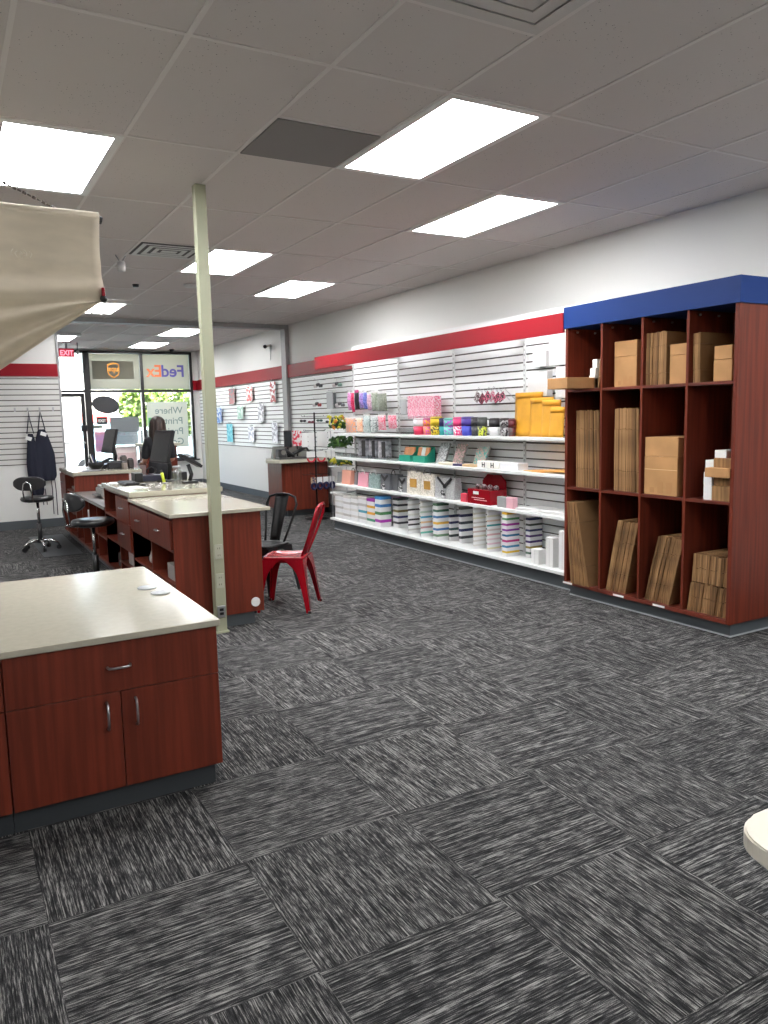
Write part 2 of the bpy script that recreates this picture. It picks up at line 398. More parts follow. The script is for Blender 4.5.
tag(o.build('oval_sign', mat('dark_sign', (52, 52, 54), .6)), 'dark oval sign stuck to glass beside the door post', 'sign')
o = sgn(3.16, 3.39, 1.53, 1.70, BLACK, 'hours_sign', 'small black rectangular sign with pale letters below oval sign')
text('lettering', 'EXIT', .085, (3.275, YB+.009, 1.585), VIEW, WPAPER, o, .002)
sgn(3.06, 3.27, 1.44, 1.51, SIGNG, 'narrow_sticker', 'narrow grey sticker strip below small black sign', 'sticker')
sgn(3.45, 4.11, 1.34, 1.69, film('grey_mesh_film', (150, 150, 148), .6), 'notice_panel', 'grey translucent notice panel stuck on the lower left window', 'notice')
sgn(3.09, 3.35, .89, 1.36, mat('purple_poster', (150, 132, 200), .6, rgb2=(214, 150, 160), vs=(1, 1, 3)), 'small_poster', 'small purple poster low on the glass beside door post', 'poster')
o = sgn(2.40, 2.72, 2.44, 2.66, GLASS, 'number_decal', 'pale street number decal on the glass over the door', 'decal')
text('lettering', '23', .2, (2.57, YB+.009, 2.49), BACK, mat('pale_ink', (190, 190, 190), .6), o)
o = thing('exit_sign', 'red lit exit sign hanging from ceiling near the door', 'exit sign', (2.40, 17.5, 2.94))
B().box(2.25, 2.55, 17.48, 17.52, 2.94, 3.115, .008).build('housing', mat('red_sign_face', (214, 30, 60), .5), o)
text('lettering', 'EXIT', .15, (2.4, 17.478, 2.975), VIEW, emit('exit_letters', (255, 150, 170), 1.5), o, .004, sx=.85)
B().box(2.38, 2.42, 17.49, 17.51, 3.11, CZ-.001).box(2.3, 2.5, 17.47, 17.53, CZ-.02, CZ-.0005).build('mount', GREYP, o)
o = thing('lamp_head', 'small grey lamp head beside the exit sign', 'emergency lamp', (2.62, 17.5, 3.0))
B().lathe([(.02, 0), (.035, .02), (.035, .06), (.02, .08)], (2.62, 17.5, 3.0), 12).build('head', GREYP, o); B().tube([(2.62, 17.5, 3.07), (2.62, 17.5, CZ-.0005)], .012).build('stem', GREYP, o)
# ---- lights
LG = 'recessed ceiling lights'
FRAME = mat('lamp_frame', (235, 235, 232), .4)
def troffer(x0, y0, label, louver=False, w=.678, l=1.347):
    x1, y1 = x0+w, y0+l
    t = thing('ceiling_light', label, 'ceiling light', (x0+w/2, y0+l/2, CZ-.006), LG)
    z0, z1 = CZ-.010, CZ-.0052; a = .048
    fr = B().box(x0, x1, y0, y0+a, z0, z1).box(x0, x1, y1-a, y1, z0, z1).box(x0, x0+a, y0+a, y1-a, z0, z1).box(x1-a, x1, y0+a, y1-a, z0, z1)
    fr.build('frame', FRAME, t)
    B().box(x0+a, x1-a, y0+a, y1-a, CZ-.0085, z1).build('diffuser', LAMP, t)
    if louver:
        lv = B()
        for i in range(1, 4): lv.box(x0+i*w/4-.012, x0+i*w/4+.012, y0+a, y1-a, CZ-.05, CZ-.0086)
        for i in range(1, 8): lv.box(x0+a, x1-a, y0+i*l/8-.012, y0+i*l/8+.012, CZ-.049, CZ-.0086)
        lv.box(x0, x1, y0-.001, y0+a-.002, CZ-.051, CZ-.0101)
        lv.build('louver', FRAME, t)
    return t
troffer(2.419, 3.49, 'large bright ceiling light nearest the camera, beside dark square panel')
troffer(3.775, 4.837, 'bright ceiling light near right wall, left of the blue topped shelves')
troffer(.385, 4.837, 'bright ceiling light at left above the beige canvas')
troffer(2.419, 7.531, 'bright ceiling light just behind the pale green pole')
troffer(3.775, 8.878, 'bright ceiling light over the aisle right of pale green pole')
troffer(3.775, 14.266, 'partly hidden ceiling light behind the pole beyond the ceiling beam')
troffer(3.775, 16.96, 'ceiling light farthest back, just before the street windows')
troffer(1.741, 11.2, 'louvered ceiling light in front of the ceiling beam at left', True)
troffer(1.741, 15.6, 'louvered ceiling light beyond the ceiling beam at left', True)
# the same fixtures carry on unseen around the photographer; one is added fill
troffer(2.419, -.551, 'ceiling light behind the camera over the right side')
troffer(-1.649, 3.49, 'ceiling light out of view at left over the work counter')
troffer(-1.649, 8.878, 'ceiling light out of view at left by the partition')
troffer(-.293, -1.898, 'added unseen ceiling light behind and left of the camera')  # unseen lamp added here to brighten the near cabinet front
troffer(4.453, .796, 'ceiling light out of view at right of the shelves')
# ---- ceiling furniture
tag(B().box(1.755, 2.405, 4.195, 4.823, CZ-.012, CZ-.0006, .003).build('ceiling_panel', mat('dark_tile', (136, 132, 131), .8)), 'dark grey square ceiling panel beside the nearest light', 'ceiling panel')
def diffuser(x0, x1, y0, y1, label, m, dark, w=.044):
    t = thing('air_vent', label, 'air vent', ((x0+x1)/2, (y0+y1)/2, CZ-.03))
    B().box(x0, x1, y0, y1, CZ-.006, CZ-.0005).build('backing', dark, t)
    for k in range(4):
        i = .012+k*.078; fr = B(); x, X, y, Y = x0+i, x1-i, y0+i, y1-i
        # sloped concentric rings
        ou = [(x, y), (X, y), (X, Y), (x, Y)]; inn = [(x+w, y+w), (X-w, y+w), (X-w, Y-w), (x+w, Y-w)]
        if X-x < .13: break
        zo, zi = CZ-.013, CZ-.011
        for a in range(4):
            c_ = (a+1) % 4
            fr.hexa([(*ou[a], zo-.003), (*ou[c_], zo-.003), (*inn[c_], zi-.003), (*inn[a], zi-.003), (*ou[a], zo), (*ou[c_], zo), (*inn[c_], zi), (*inn[a], zi)])
        fr.build('vane_ring', m, t)
diffuser(1.76, 2.40, 7.55, 8.13, 'white square air vent with dark gaps left of pole', WHITE, BLACK)
diffuser(1.75, 2.405, 2.16, 2.805, 'grey square air vent at the top edge of the photo', mat('vent_grey', (206, 203, 200), .6), mat('vent_backing', (176, 173, 170), .6), .062)
t = thing('ceiling_sensor', 'small white cylinder hanging from ceiling on two thin arms', 'sensor', (1.70, 8.23, CZ-.13))
B().lathe([(.001, 0), (.035, 0), (.04, .01), (.04, .085), (.03, .1), (.001, .1)], (1.70, 8.23, CZ-.16), 16).build('body', mat('sensor_white', (196, 196, 196), .4), t)
B().tube([(1.69, 8.23, CZ-.07), (1.65, 8.23, CZ-.001)], .006).tube([(1.71, 8.23, CZ-.07), (1.75, 8.23, CZ-.001)], .006).build('bracket', STEEL, t)
tag(B().lathe([(.001, 0), (.06, 0), (.075, .015), (.075, .036), (.001, .036)], (2.79, 9.64, CZ-.042), 20).build('smoke_detector', WHITE), 'round white smoke detector on ceiling right behind the pole', 'smoke detector')
t = thing('security_camera', 'white security camera high on right wall past the pilaster', 'camera', (5.5, 14.13, 2.9))
B().tube([(5.579, 14.13, 2.96), (5.50, 14.13, 2.95)], .02).lathe([(.05, -.012), (.05, .012)], (5.56, 14.13, 2.96)).build('mount', WHITE, t)
B().tube([(5.5, 14.22, 2.95), (5.42, 14.0, 2.92)], .04, 12).build('body', WHITE, t); B().tube([(5.42, 14.0, 2.92), (5.413, 13.98, 2.917)], .034, 12).build('lens', BLACK, t)
B().tube([(5.57, 14.13, 2.94), (5.57, 14.12, 2.75), (5.572, 14.14, 2.68)], .006).build('cable', GREYP, t)
tag(B().lathe([(.001, 0), (.05, .01), (.06, .05), (.06, .07)], (4.88, 18.6, CZ-.0705), 14).build('dome_camera', BLACK), 'small black dome camera on ceiling above the street window', 'camera')
tag(B().lathe([(.001, 0), (.035, 0), (.04, .03)], (2.2, 9.9, CZ-.0305), 12).build('ceiling_sensor', BLACK), 'small black sensor on ceiling left of the pole', 'sensor')
# pole
t = thing('utility_pole', 'slim pale green floor to ceiling utility pole with outlets', 'pole', (1.72, 5.595, 0))
B().box(1.68, 1.76, 5.56, 5.635, 0, CZ-.0055, .004).build('shaft', POLE, t)
B().box(1.668, 1.772, 5.548, 5.6405, 0, .015, .003).build('base_plate', POLE, t)
OUT = mat('ivory_plastic', (168, 168, 150), .45)
for z in (.62, .40):
    p = B().box(1.69, 1.75, 5.553, 5.56, z-.055, z+.055, .002).build('outlet', OUT, t)
    q = B()
    for dz in (-.026, .026): q.tube([(1.72, 5.556, z+dz), (1.72, 5.5505, z+dz)], .016, 14)
    q.build('socket', OUT, p)
    q = B()
    for dz in (-.026, .026): q.box(1.711, 1.714, 5.5495, 5.551, z+dz-.006, z+dz+.006).box(1.726, 1.729, 5.5495, 5.551, z+dz-.006, z+dz+.006)
    q.build('slot', BLACK, p)
p = B().box(1.69, 1.75, 5.553, 5.56, .12, .21, .002).build('data_plate', STEEL, t)
B().box(1.705, 1.735, 5.551, 5.5535, .14, .16).box(1.705, 1.735, 5.551, 5.5535, .17, .19).build('port', BLACK, p)
#%%OUT
# ================================================================= STREET
struct('ground', B().box(-14, 24, YB+.15, 60, -.16, -.06), mat('asphalt', (150, 148, 144), .9, vary=.1, vs=(3, 3, 3)))
def tree(x, y, h, r, label, n=1700):
    t = thing('tree', label, 'tree', (x, y, -.06), 'trees across the street')
    B().tube([(x, y, -.06), (x+.05, y, h*.3), (x-.03, y, h*.6)], [.14, .1, .06]).build('trunk', mat('bark', (92, 76, 60), .9), t)
    f = B(); rnd = random.Random(int(x*10))
    for i in range(n):
        while True:
            q = Vector((rnd.uniform(-1, 1), rnd.uniform(-1, 1), rnd.uniform(-1, 1)))
            if .25 < q.length < 1: break
        c = Vector((x, y, h*.62))+Vector((q.x*r, q.y*r, q.z*h*.40)); s = rnd.uniform(.06, .15)
        a = Vector((rnd.uniform(-1, 1), rnd.uniform(-1, 1), rnd.uniform(-1, 1))).normalized()*s; bb = a.orthogonal()*rnd.uniform(.5, .9)
        vs = [f.bm.verts.new(c+k) for k in (a, bb, -a, -bb)]; f._fin([f.bm.faces.new(vs)])
    f.build('foliage', mat('leaves', (122, 150, 62), .6, vary=.4, vs=(2, 2, 2)), t)
tree(6.75, 30, 3.5, .95, 'green tree outside behind the middle street window post'); tree(9.0, 31.5, 3.9, 1.2, 'green tree outside, farther right, behind window poster')
t = thing('shop_building', 'low pale building across the street with red sign band', 'building', (2, 44, -.06))
B().box(-12, 12, 44, 50, -.06, 4.2, .03).build('wall', mat('stucco', (238, 234, 224), .9), t)
B().box(5.9, 8, 43.9, 43.99, 1.55, 2.0, .02).build('sign_band', mat('sign_red', (214, 70, 66), .6), t)
for i in range(5): B().box(-6+i*3.1, -4+i*3.1, 43.95, 43.995, .4, 1.7).build('window', mat('shop_glass', (110, 130, 140), .2), t)
B().box(-12.3, 12.3, 43.7, 50.2, 4.2, 4.5, .03).build('roof', mat('roof_grey', (150, 140, 130), .8), t)
# parked car
def car(x, y, label, rgb):
    t = thing('car', label, 'car', (x, y, -.06))
    prof = [(-2.2, .25), (-2.25, .6), (-2.1, .8), (-1.3, .92), (-.7, 1.38), (.9, 1.42), (1.7, .98), (2.2, .88), (2.25, .45), (2.15, .25)]
    B().prism([(x+a, y-.85, z-.02) for a, z in prof], (0, 1.7, 0), .06).build('body', cm(rgb, .25), t)
    B().prism([(x+a, y-.87, z-.02) for a, z in ((-1.15, .95), (-.65, 1.32), (.05, 1.35), (.05, .95))], (0, .02, 0)).prism([(x+a, y-.87, z-.02) for a, z in ((.12, .95), (.12, 1.35), (.85, 1.34), (1.45, .97))], (0, .02, 0)).build('side_window', SCREEN, t)
    for a in (-1.35, 1.4):
        wv = B().tube([(x+a, y-.9, .27), (x+a, y-.68, .27)], .32, 20).build('wheel', BLACK, t); B().tube([(x+a, y-.915, .27), (x+a, y-.89, .27)], .19, 12).build('hub_cap', STEEL, wv)
car(4.9, 24.0, 'pale blue car parked outside the street windows', (176, 206, 216))
#%%
def cabinet_handle(b, c, axis, ln=.09):
    c = Vector(c); a = Vector(axis[0])*ln/2; o = Vector(axis[1])*.028
    b.tube([c-a, c-a*.92+o*.75, c-a*.5+o, c+a*.5+o, c+a*.92+o*.75, c+a], .0055, 8)
#%%NEAR
# ================================================================= NEAR WORK CABINETS
ZT = .745
def base_unit(x0, x1, label, mid):
    t = thing('base_cabinet', label, 'cabinet', ((x0+x1)/2, 3.9, 0))
    B().box(x0+.001, x1-.001, 3.222, 4.60, .097, ZT-.0285, .001).build('body', WOOD, t)
    B().box(x0+.001, x1-.03 if x1 > .9 else x1-.001, 3.234, 4.56, 0, .0995).build('toe_kick', DGREY, t)
    g = .003
    dr = B().box(x0+g, x1-g, 3.20, 3.2215, .508, ZT-.030, .0015).build('drawer', WOOD, t)
    h = B(); cabinet_handle(h, (mid, 3.20, .612), ((1, 0, 0), (0, -1, 0))); h.build('handle', STEEL, dr)
    for a, c, hx in ((x0+g, mid-.0015, mid-.057), (mid+.0015, x1-g, mid+.057)):
        dd = B().box(a, c, 3.20, 3.2215, .097, .505, .0015).build('door', WOOD, t)
        h = B(); cabinet_handle(h, (hx, 3.20, .412), ((0, 0, 1), (0, -1, 0)), .112); h.build('handle', STEEL, dd)
base_unit(.126, .966, 'cherry cabinet with wide drawer over two doors, nearest the camera', .552)
base_unit(-.714, .126, 'cherry cabinet cut by left photo edge beside the nearest cabinet', -.288)
tag(B().box(-.73, .978, 3.185, 4.635, ZT-.028, ZT, .004, 3).build('worktop', CREAM), 'glossy cream worktop over the nearest cherry cabinets', 'worktop')
for i, (x, y) in enumerate(((.855, 4.005), (.885, 3.85))):
    tag(B().lathe([(.001, 0), (.045, 0), (.048, .002), (.046, .006), (.001, .007)], (x, y, ZT+.0003), 28).build('grommet_cap', mat('pale_disc', (176, 180, 181), .45)), ['pale round cap on cream worktop, farther of the two', 'pale round cap on cream worktop, nearer of the two'][i], 'cap', 'round caps on the nearest worktop')
# corner table at right
pts = []
for k in range(9):
    a = PI/2+PI/2*k/8; pts.append((1.319+.10+.10*math.cos(a), .964-.10+.10*math.sin(a), .712))
CREAMB = mat('ivory_laminate', (222, 216, 202), .3)
t = thing('corner_table', 'cream table corner cut by the right photo edge', 'table', (1.7, .5, 0))
B().prism([(2.3, .964, .712)]+pts+[(1.319, .35, .712), (2.3, .35, .712)], (0, 0, .038), .004).build('tabletop', CREAMB, t)
B().tube([(1.9, .65, 0), (1.9, .65, .712)], .035, 14).build('leg', STEEL, t)
B().lathe([(.28, 0), (.28, .012), (.04, .03)], (1.9, .65, 0), 28).build('base', STEEL, t)
#%%BLIND
# ================================================================= HANGING CANVAS
t = thing('canvas_blind', 'beige canvas blind hanging from the ceiling at upper left', 'blind', (-.1, 4.6, 2.72))
yb_ = 4.6
B().tube([(-1.0, yb_, 2.715), (.845, yb_, 2.705)], .028, 14).build('roller', BEIGE, t)
B().tube([(.845, yb_, 2.695), (.862, yb_, 2.69)], .02, 12).build('end_cap', BLACK, t)
def cloth(u, v):
    # u across (0 left .. 1 right), v down
    x = -1.0+1.845*u
    hem = 2.26-max(0, (.845-x))*.70 if x < .845 else 2.26
    top = 2.70
    k = .42
    if v < .55:
        q = v/.55; z = top+(2.262-(.845-x)*.07-top)*q; y = yb_-.028*(1-q)+.01*math.sin(9*x+5*q)*q
    else:
        q = (v-.55)/.45; z0 = 2.262-(.845-x)*.07; z = z0+(hem-z0)*q
        y = yb_+.01*math.sin(9*x+5)*(1-q)+.30*q*min(1, (.845-x)*1.2)
        ang = q
        y += .022*math.sin(q*15+2.1*x)*min(1, (.845-x)*2.2)
    y -= .02*math.exp(-((v-.5)/.06)**2)*min(1, (.9-x)*2)
    y += .012*math.sin(v*38)*math.exp(-((v-.5)/.15)**2)
    return (x+.012*math.sin(v*5)*u+(-.02*math.sin(PI*min(1, v/.55))*u), y, z)
B().grid(cloth, 44, 60, .003).build('cloth', BEIGE, t)
B().box(.832, .85, yb_-.03, yb_+.02, 2.285, 2.33, .004).build('clip', REDM, t); B().ball((.842, yb_-.012, 2.272), .02).build('knob', BLACK, t)
c = B(); p0, p1 = Vector((.72, yb_+.02, 2.70)), Vector((-.56, yb_+.02, CZ-.002))
n = 56
for i in range(n):
    a = p0.lerp(p1, i/n); bb = p0.lerp(p1, (i+.8)/n)
    c.tube([a, bb], .0045 if i % 2 else .008, 6)
c.build('chain', mat('dark_chain', (90, 82, 78), .4, metal=.6), t)
lg = B()
for i in range(5):
    q = .16+i*.045
    lg.tube([(.395+i*.022+.008*math.sin(j*2.+i), yb_-.036+.002*j*.1, 2.46+.008*math.cos(j*1.7+i*2)+j*.008) for j in range(5)], .0022, 5)
lg.build('faint_mark', mat('pale_mark', (214, 206, 190), .8), t)
#%%ISLAND
# ================================================================= SERVICE ISLAND
XI0, XI1 = 1.42, 2.10
def pull(parent, y, z, ln=.10):
    h = B(); cabinet_handle(h, (XI0-.018, y, z), ((0, 1, 0), (-1, 0, 0)), ln); h.build('handle', STEEL, parent)
def island_unit(y0, y1, ztop, label, drawers, bays, z_open, toe_x=2.03, solid=False):
    """bays: list of (ya, yb, [z levels]) open cubbies on the -X face"""
    t = thing('service_counter', label, 'counter', ((XI0+XI1)/2, (y0+y1)/2, 0))
    th = .02; c = B()
    c.box(XI0+.30, XI1-.002, y0+.002, y1-.002, .10, ztop)                       # solid back half
    c.box(XI0, XI1, y0, y0+th, .10, ztop, .001).box(XI0, XI0+.30, y1-th, y1, .10, ztop)
    c.box(XI0, XI0+.30, y0+th, y1-th, .10, .125).box(XI0+.01, XI0+.30, y0+th, y1-th, ztop-.02, ztop)
    for ya, yb, zs in bays:
        c.box(XI0, XI0+.30, yb-th/2, yb+th/2, .125, zs[-1])
        for z in zs: c.box(XI0, XI0+.30, ya+th/2, yb-th/2, z-.01, z+.01)
    c.build('carcass', WOOD, t)
    B().box(XI0+.06, toe_x, y0+.035, y1, 0, .0995).build('toe_kick', GREYTRIM, t)
    for ya, yb, za, zb, hz in drawers:
        d = B().box(XI0-.018, XI0+.29, ya+.003, yb-.003, za, zb, .002).build('drawer', WOOD, t)
        pull(d, (ya+yb)/2, hz)
    return t
c2 = island_unit(5.67, 7.10, .885, 'front service counter with end panel and white disc facing the camera', [(5.69, 6.39, .645, .862, .755), (6.39, 7.09, .645, .862, .755)], [(5.68, 6.39, [.37, .63]), (6.39, 7.09, [.37, .63])], .63)
B().lathe([(.001, 0), (.032, 0), (.034, .004), (.001, .006)], (0, 0, 0), 24).bm.free()
B().tube([(2.03, 5.67, .175), (2.03, 5.66, .175)], .036, 24).build('white_disc', WPAPER, c2)
island_unit(7.10, 8.42, .915, 'middle service counter with stacked drawers, carrying the monitor', [(7.12, 7.72, .67, .895, .80), (7.12, 7.72, .42, .665, .56)], [(7.11, 7.72, [.25, .41]), (7.72, 8.41, [.41, .66])], .41)
low = thing('low_cubby_unit', 'low dark topped cubby unit between the rear service counters', 'shelf unit', (1.75, 9.7, 0))
c = B(); c.box(XI0+.30, XI1-.05, 8.422, 10.498, .10, .68)
for i in range(5):
    y = 8.422+i*(2.056/4); c.box(XI0, XI0+.30, y, y+.02, .10, .68)
c.box(XI0, XI0+.30, 8.442, 10.48, .10, .125).box(XI0, XI0+.3, 8.442, 10.48, .36, .38)
c.build('carcass', WOOD, low); B().box(XI0-.01, XI1-.05, 8.422, 10.498, .681, .715, .002).build('top', mat('grey_laminate', (120, 116, 112), .35), low)
B().box(XI0+.06, 2.0, 8.422, 10.5, 0, .0995).build('toe_kick', GREYTRIM, low)
island_unit(10.50, 11.72, .915, 'rear service counter nearest the windows with open front niche', [(11.20, 11.70, .68, .895, .79), (11.20, 11.70, .42, .675, .55)], [(10.51, 11.20, [.42, .70]), (11.20, 11.70, [.41])], .41)
def top(y0, y1, z, th, label, x0=1.392, x1=2.262):
    tag(B().box(x0, x1, y0, y1, z-th, z, .004, 3).build('worktop', CREAM), label, 'worktop')
top(5.645, 7.098, .9145, .028, 'glossy cream worktop of the front service counter', 1.392, 2.175)
tag(B().box(1.43, 2.20, 7.103, 7.115, .9155, .918).build('trim_strip', WOOD), 'thin cherry strip under the raised middle worktop edge', 'trim')
top(7.085, 8.45, .965, .045, 'thick cream worktop of the middle counter under the monitor', 1.405)
top(10.47, 11.75, .965, .045, 'thick cream worktop of the rear counter by the windows', 1.405)
# things in the island cubbies
def cub(name, x0, x1, y0, y1, z0, z1, m, label, cat='box', bev=.004):
    return tag(B().box(x0, x1, y0, y1, z0, z1, bev).build(name, m), label, cat)
cub('storage_box', 1.45, 1.68, 5.78, 6.02, .381, .50, cm((150, 145, 140)), 'grey box in the upper near cubby of front counter')
o = B()
for i in range(7): o.ball((1.55+random.uniform(-.06, .06), 6.62+random.uniform(-.12, .12), .43+random.uniform(0, .05)), .05, (1, 1, .9), 10, 7)
tag(o.build('plastic_bag_bundle', cm((176, 172, 170))), 'crumpled pale plastic bags in far upper cubby of front counter', 'bags')
t = thing('label_printer', 'small beige device with black knob in lower near cubby', 'device', (1.55, 5.85, .126))
B().box(1.45, 1.66, 5.76, 5.95, .1255, .28, .01).build('case', cm((170, 158, 136)), t); B().tube([(1.449, 5.85, .21), (1.435, 5.85, .21)], .05, 18).build('dial', BLACK, t)
cub('paper_ream', 1.45, 1.66, 7.3, 7.5, .2605, .40, cm((190, 184, 180)), 'pale paper pack in the near low cubby of middle counter', 'paper')
t = thing('receipt_printer', 'grey desktop printer on top of the low cubby unit', 'printer', (1.75, 9.6, .7152))
B().box(1.56, 1.98, 9.35, 9.80, .7155, .82, .012).build('body', cm((146, 146, 142)), t); B().box(1.58, 1.96, 9.37, 9.78, .8205, .85, .008).build('lid', cm((168, 168, 164)), t); B().box(1.5, 1.56, 9.45, 9.7, .74, .755).build('paper_tray', cm((110, 110, 110)), t)
cub('paper_stack', 1.55, 1.85, 8.98, 9.25, .7153, .735, WPAPER, 'thin stack of white paper on the low cubby unit', 'paper', .001)
cub('paper_roll_box', 1.46, 1.6, 9.75, 9.85, .3805, .55, WPAPER, 'upright white pack in the low cubby unit', 'box')
cub('paper_roll_box', 1.46, 1.6, 9.45, 9.62, .3805, .45, cm((190, 186, 180)), 'small pale pack lying in the low cubby unit', 'box')
cub('binder', 1.47, 1.68, 7.85, 7.90, .6705, .88, cm((120, 120, 124)), 'grey binder in the tall open niche of middle counter', 'binder')
cub('binder', 1.47, 1.68, 7.92, 7.97, .6705, .86, BLACK, 'black binder in the tall open niche of middle counter', 'binder')
cub('paper_tray', 1.48, 1.70, 10.75, 11.2, .7105, .74, cm((150, 146, 140)), 'flat grey tray in the rear counter niche', 'tray')
def cable_box(y, z, label):
    t = thing('computer', label, 'computer', (1.6, y, z)); B().box(1.48, 1.70, y-.14, y+.14, z+.0005, z+.14, .006).build('case', BLACK, t); B().tube([(1.478, y, z+.07), (1.47, y, z+.07)], .012, 10).build('power_button', STEEL, t)
cable_box(8.05, .1255, 'black computer case in the lowest cubby of middle counter')
# monitors
def monitor(x, y, z, label):
    t = thing('monitor', label, 'monitor', (x, y, z))
    tilt = Matrix.Translation((x, y, z+.36)) @ Matrix.Rotation(math.radians(7), 4, 'Z') @ Matrix.Rotation(math.radians(14), 4, 'Y')
    B().obox(tilt, .035, .48, .34, .006).build('housing', BLACK, t)
    B().obox(tilt @ Matrix.Translation((-.019, 0, 0)), .003, .455, .315).build('screen', SCREEN, t)
    B().tube([(x+.05, y, z+.012), (x+.07, y, z+.15), (x+.03, y, z+.33)], .022, 10).build('stand', BLACK, t)
    B().lathe([(.12, 0), (.12, .008), (.05, .018)], (x+.05, y, z+.0004), 20).build('base', BLACK, t)
monitor(1.98, 8.15, .965, 'tilted black monitor on middle service counter in front of the woman')
monitor(2.03, 11.3, .965, 'tilted black monitor on rear service counter by the windows')
# terminals etc on middle counter
t = thing('payment_terminal', 'black angled payment terminal on a stand at counter right end', 'payment terminal', (2.17, 7.75, .965))
x, y = 2.14, 7.75
B().box(x-.07, x+.07, y-.06, y+.06, .9655, .985, .006).build('base', BLACK, t)
B().tube([(x, y, .985), (x+.02, y, 1.05), (x-.005, y+.02, 1.15)], .02, 10).build('stem', BLACK, t)
M_ = Matrix.Translation((x+.01, y, 1.19)) @ Matrix.Rotation(math.radians(32), 4, 'Y')
B().obox(M_, .24, .16, .03, .005).build('head', BLACK, t); B().obox(M_ @ Matrix.Translation((0, 0, .017)), .2, .13, .004).build('screen', SCREEN, t)
t = thing('glass_jar', 'clear glass jar beside the payment terminal on middle counter', 'jar', (2.04, 7.85, .965))
B().lathe([(.001, 0), (.045, 0), (.05, .01), (.05, .11), (.04, .13), (.04, .15), (.036, .15), (.036, .13), (.045, .108), (.045, .014), (.001, .01)], (2.04, 7.85, .9655), 20).build('jar_body', CLEAR, t)
B().lathe([(.042, 0), (.042, .02), (.001, .022)], (2.04, 7.85, 1.116), 20).build('lid', STEEL, t)
tag(B().box(1.70, 1.78, 8.2, 8.40, .9655, 1.06, .008).build('cash_drawer', BLACK), 'low black box left of the tape dispenser on middle counter', 'box')
tag(B().box(2.12, 2.24, 8.2, 8.42, .9655, 1.05, .008).build('scanner_base', BLACK), 'low black box right of the monitor stand on middle counter', 'box')
t = thing('highlighter_bottle', 'leaning yellow green marker bottle in front of the monitor', 'bottle', (1.86, 7.9, .9655))
B().tube([(1.915, 7.88, .978), (1.90, 7.9, 1.07)], .016, 12).build('barrel', cm((206, 220, 60)), t); B().tube([(1.90, 7.9, 1.07), (1.895, 7.905, 1.10)], .011, 10).build('cap', cm((60, 60, 50)), t)
t = thing('computer_mouse', 'black computer mouse on the middle counter', 'mouse', (1.68, 7.75, .965))
B().ball((1.68, 7.75, .979), .05, (.62, 1, .26), 16, 9).build('shell', BLACK, t); B().box(1.678, 1.682, 7.71, 7.73, .985, .994, .001).build('wheel', GREYP, t)
t = thing('keyboard', 'black computer keyboard lying on the middle counter', 'keyboard', (1.60, 8.0, .9655))
B().box(1.53, 1.67, 7.86, 8.26, .9655, .985, .004).build('base', BLACK, t)
k_ = B()
for i in range(4):
    for j in range(12): k_.box(1.542+i*.031, 1.566+i*.031, 7.872+j*.032, 7.898+j*.032, .985, .991)
k_.build('keys', cm((45, 45, 48)), t)
for i, (x, y, a, lb) in enumerate(((1.50, 7.62, .2, 'loose white sheet nearest the left edge of middle counter'), (1.50, 8.3, -.3, 'loose white sheet behind the keyboard on middle counter'))):
    tag(B().obox(Matrix.Translation((x+.05, y, .9665)) @ Matrix.Rotation(a, 4, 'Z'), .2, .28, .002).build('paper_sheet', WPAPER), lb, 'paper')
t = thing('tape_dispenser', 'dark tape dispenser with coiled cable behind the monitor', 'dispenser', (1.90, 8.5, .965))
B().box(1.78, 2.0, 8.24, 8.40, .9655, 1.0295, .01).build('body', cm((40, 42, 60)), t)
B().tube([(1.9+.05*math.cos(k*.7), 8.32+.002*k, 1.07+.04*math.sin(k*.7)) for k in range(28)], .006, 6).build('cable', BLACK, t)
# things on the rear counter
t = thing('pen_bowl', 'black bowl of pens at front of the rear counter', 'pen holder', (1.78, 11.0, .965))
B().lathe([(.06, 0), (.10, .05), (.11, .09), (.10, .09), (.09, .05), (.05, .01)], (1.78, 11.0, .9655), 18).build('bowl', BLACK, t)
for i in range(6):
    a = i*1.05; B().tube([(1.78+.03*math.cos(a), 11+.03*math.sin(a), 1.0), (1.78+.11*math.cos(a), 11+.1*math.sin(a), 1.16)], .006, 6).build('pen', [BLACK, cm((60, 70, 120)), WPAPER][i % 3], t)
tag(B().lathe([(.05, 0), (.05, .14), (.045, .17), (.02, .19), (.02, .22)], (1.87, 11.35, .9655), 16).build('spray_bottle', CLEAR), 'clear bottle behind the pen bowl on rear counter', 'bottle')
for i, (x, y, w, h, c_, lb) in enumerate(((2.02, 10.9, .22, .09, (30, 30, 34), 'low black phone dock on the rear counter'), (2.16, 11.1, .08, .15, (90, 84, 80), 'grey upright gadget on rear counter right of the monitor'), (2.20, 10.85, .07, .12, (52, 46, 44), 'dark small cup at right edge of rear counter'), (2.10, 10.75, .06, .08, (130, 120, 112), 'small beige cube at front right of rear counter'))):
    t = thing('desk_gadget', lb, 'gadget', (x, y, .9655)); B().box(x-w/2, x+w/2, y-.05, y+.05, .9655, .9655+h, .01).build('body', cm(c_), t); B().box(x-w/3, x+w/3, y-.04, y+.04, .9655+h+.0002, .9655+h+.012, .004).build('cap', BLACK, t)
for i, (x, y, lb) in enumerate(((1.55, 10.75, 'white sheet at near left corner of the rear counter'), (1.66, 10.65, 'dark printed sheet overlapping the front of rear counter'))):
    tag(B().obox(Matrix.Translation((x, y, .9665+.0022*i)) @ Matrix.Rotation(.3-.5*i, 4, 'Z'), .22, .3, .002).build('paper_sheet', [WPAPER, cm((120, 120, 126))][i]), lb, 'paper')
t = thing('phone', 'black desk phone with raised handset on the rear counter', 'phone', (1.95, 11.0, .965))
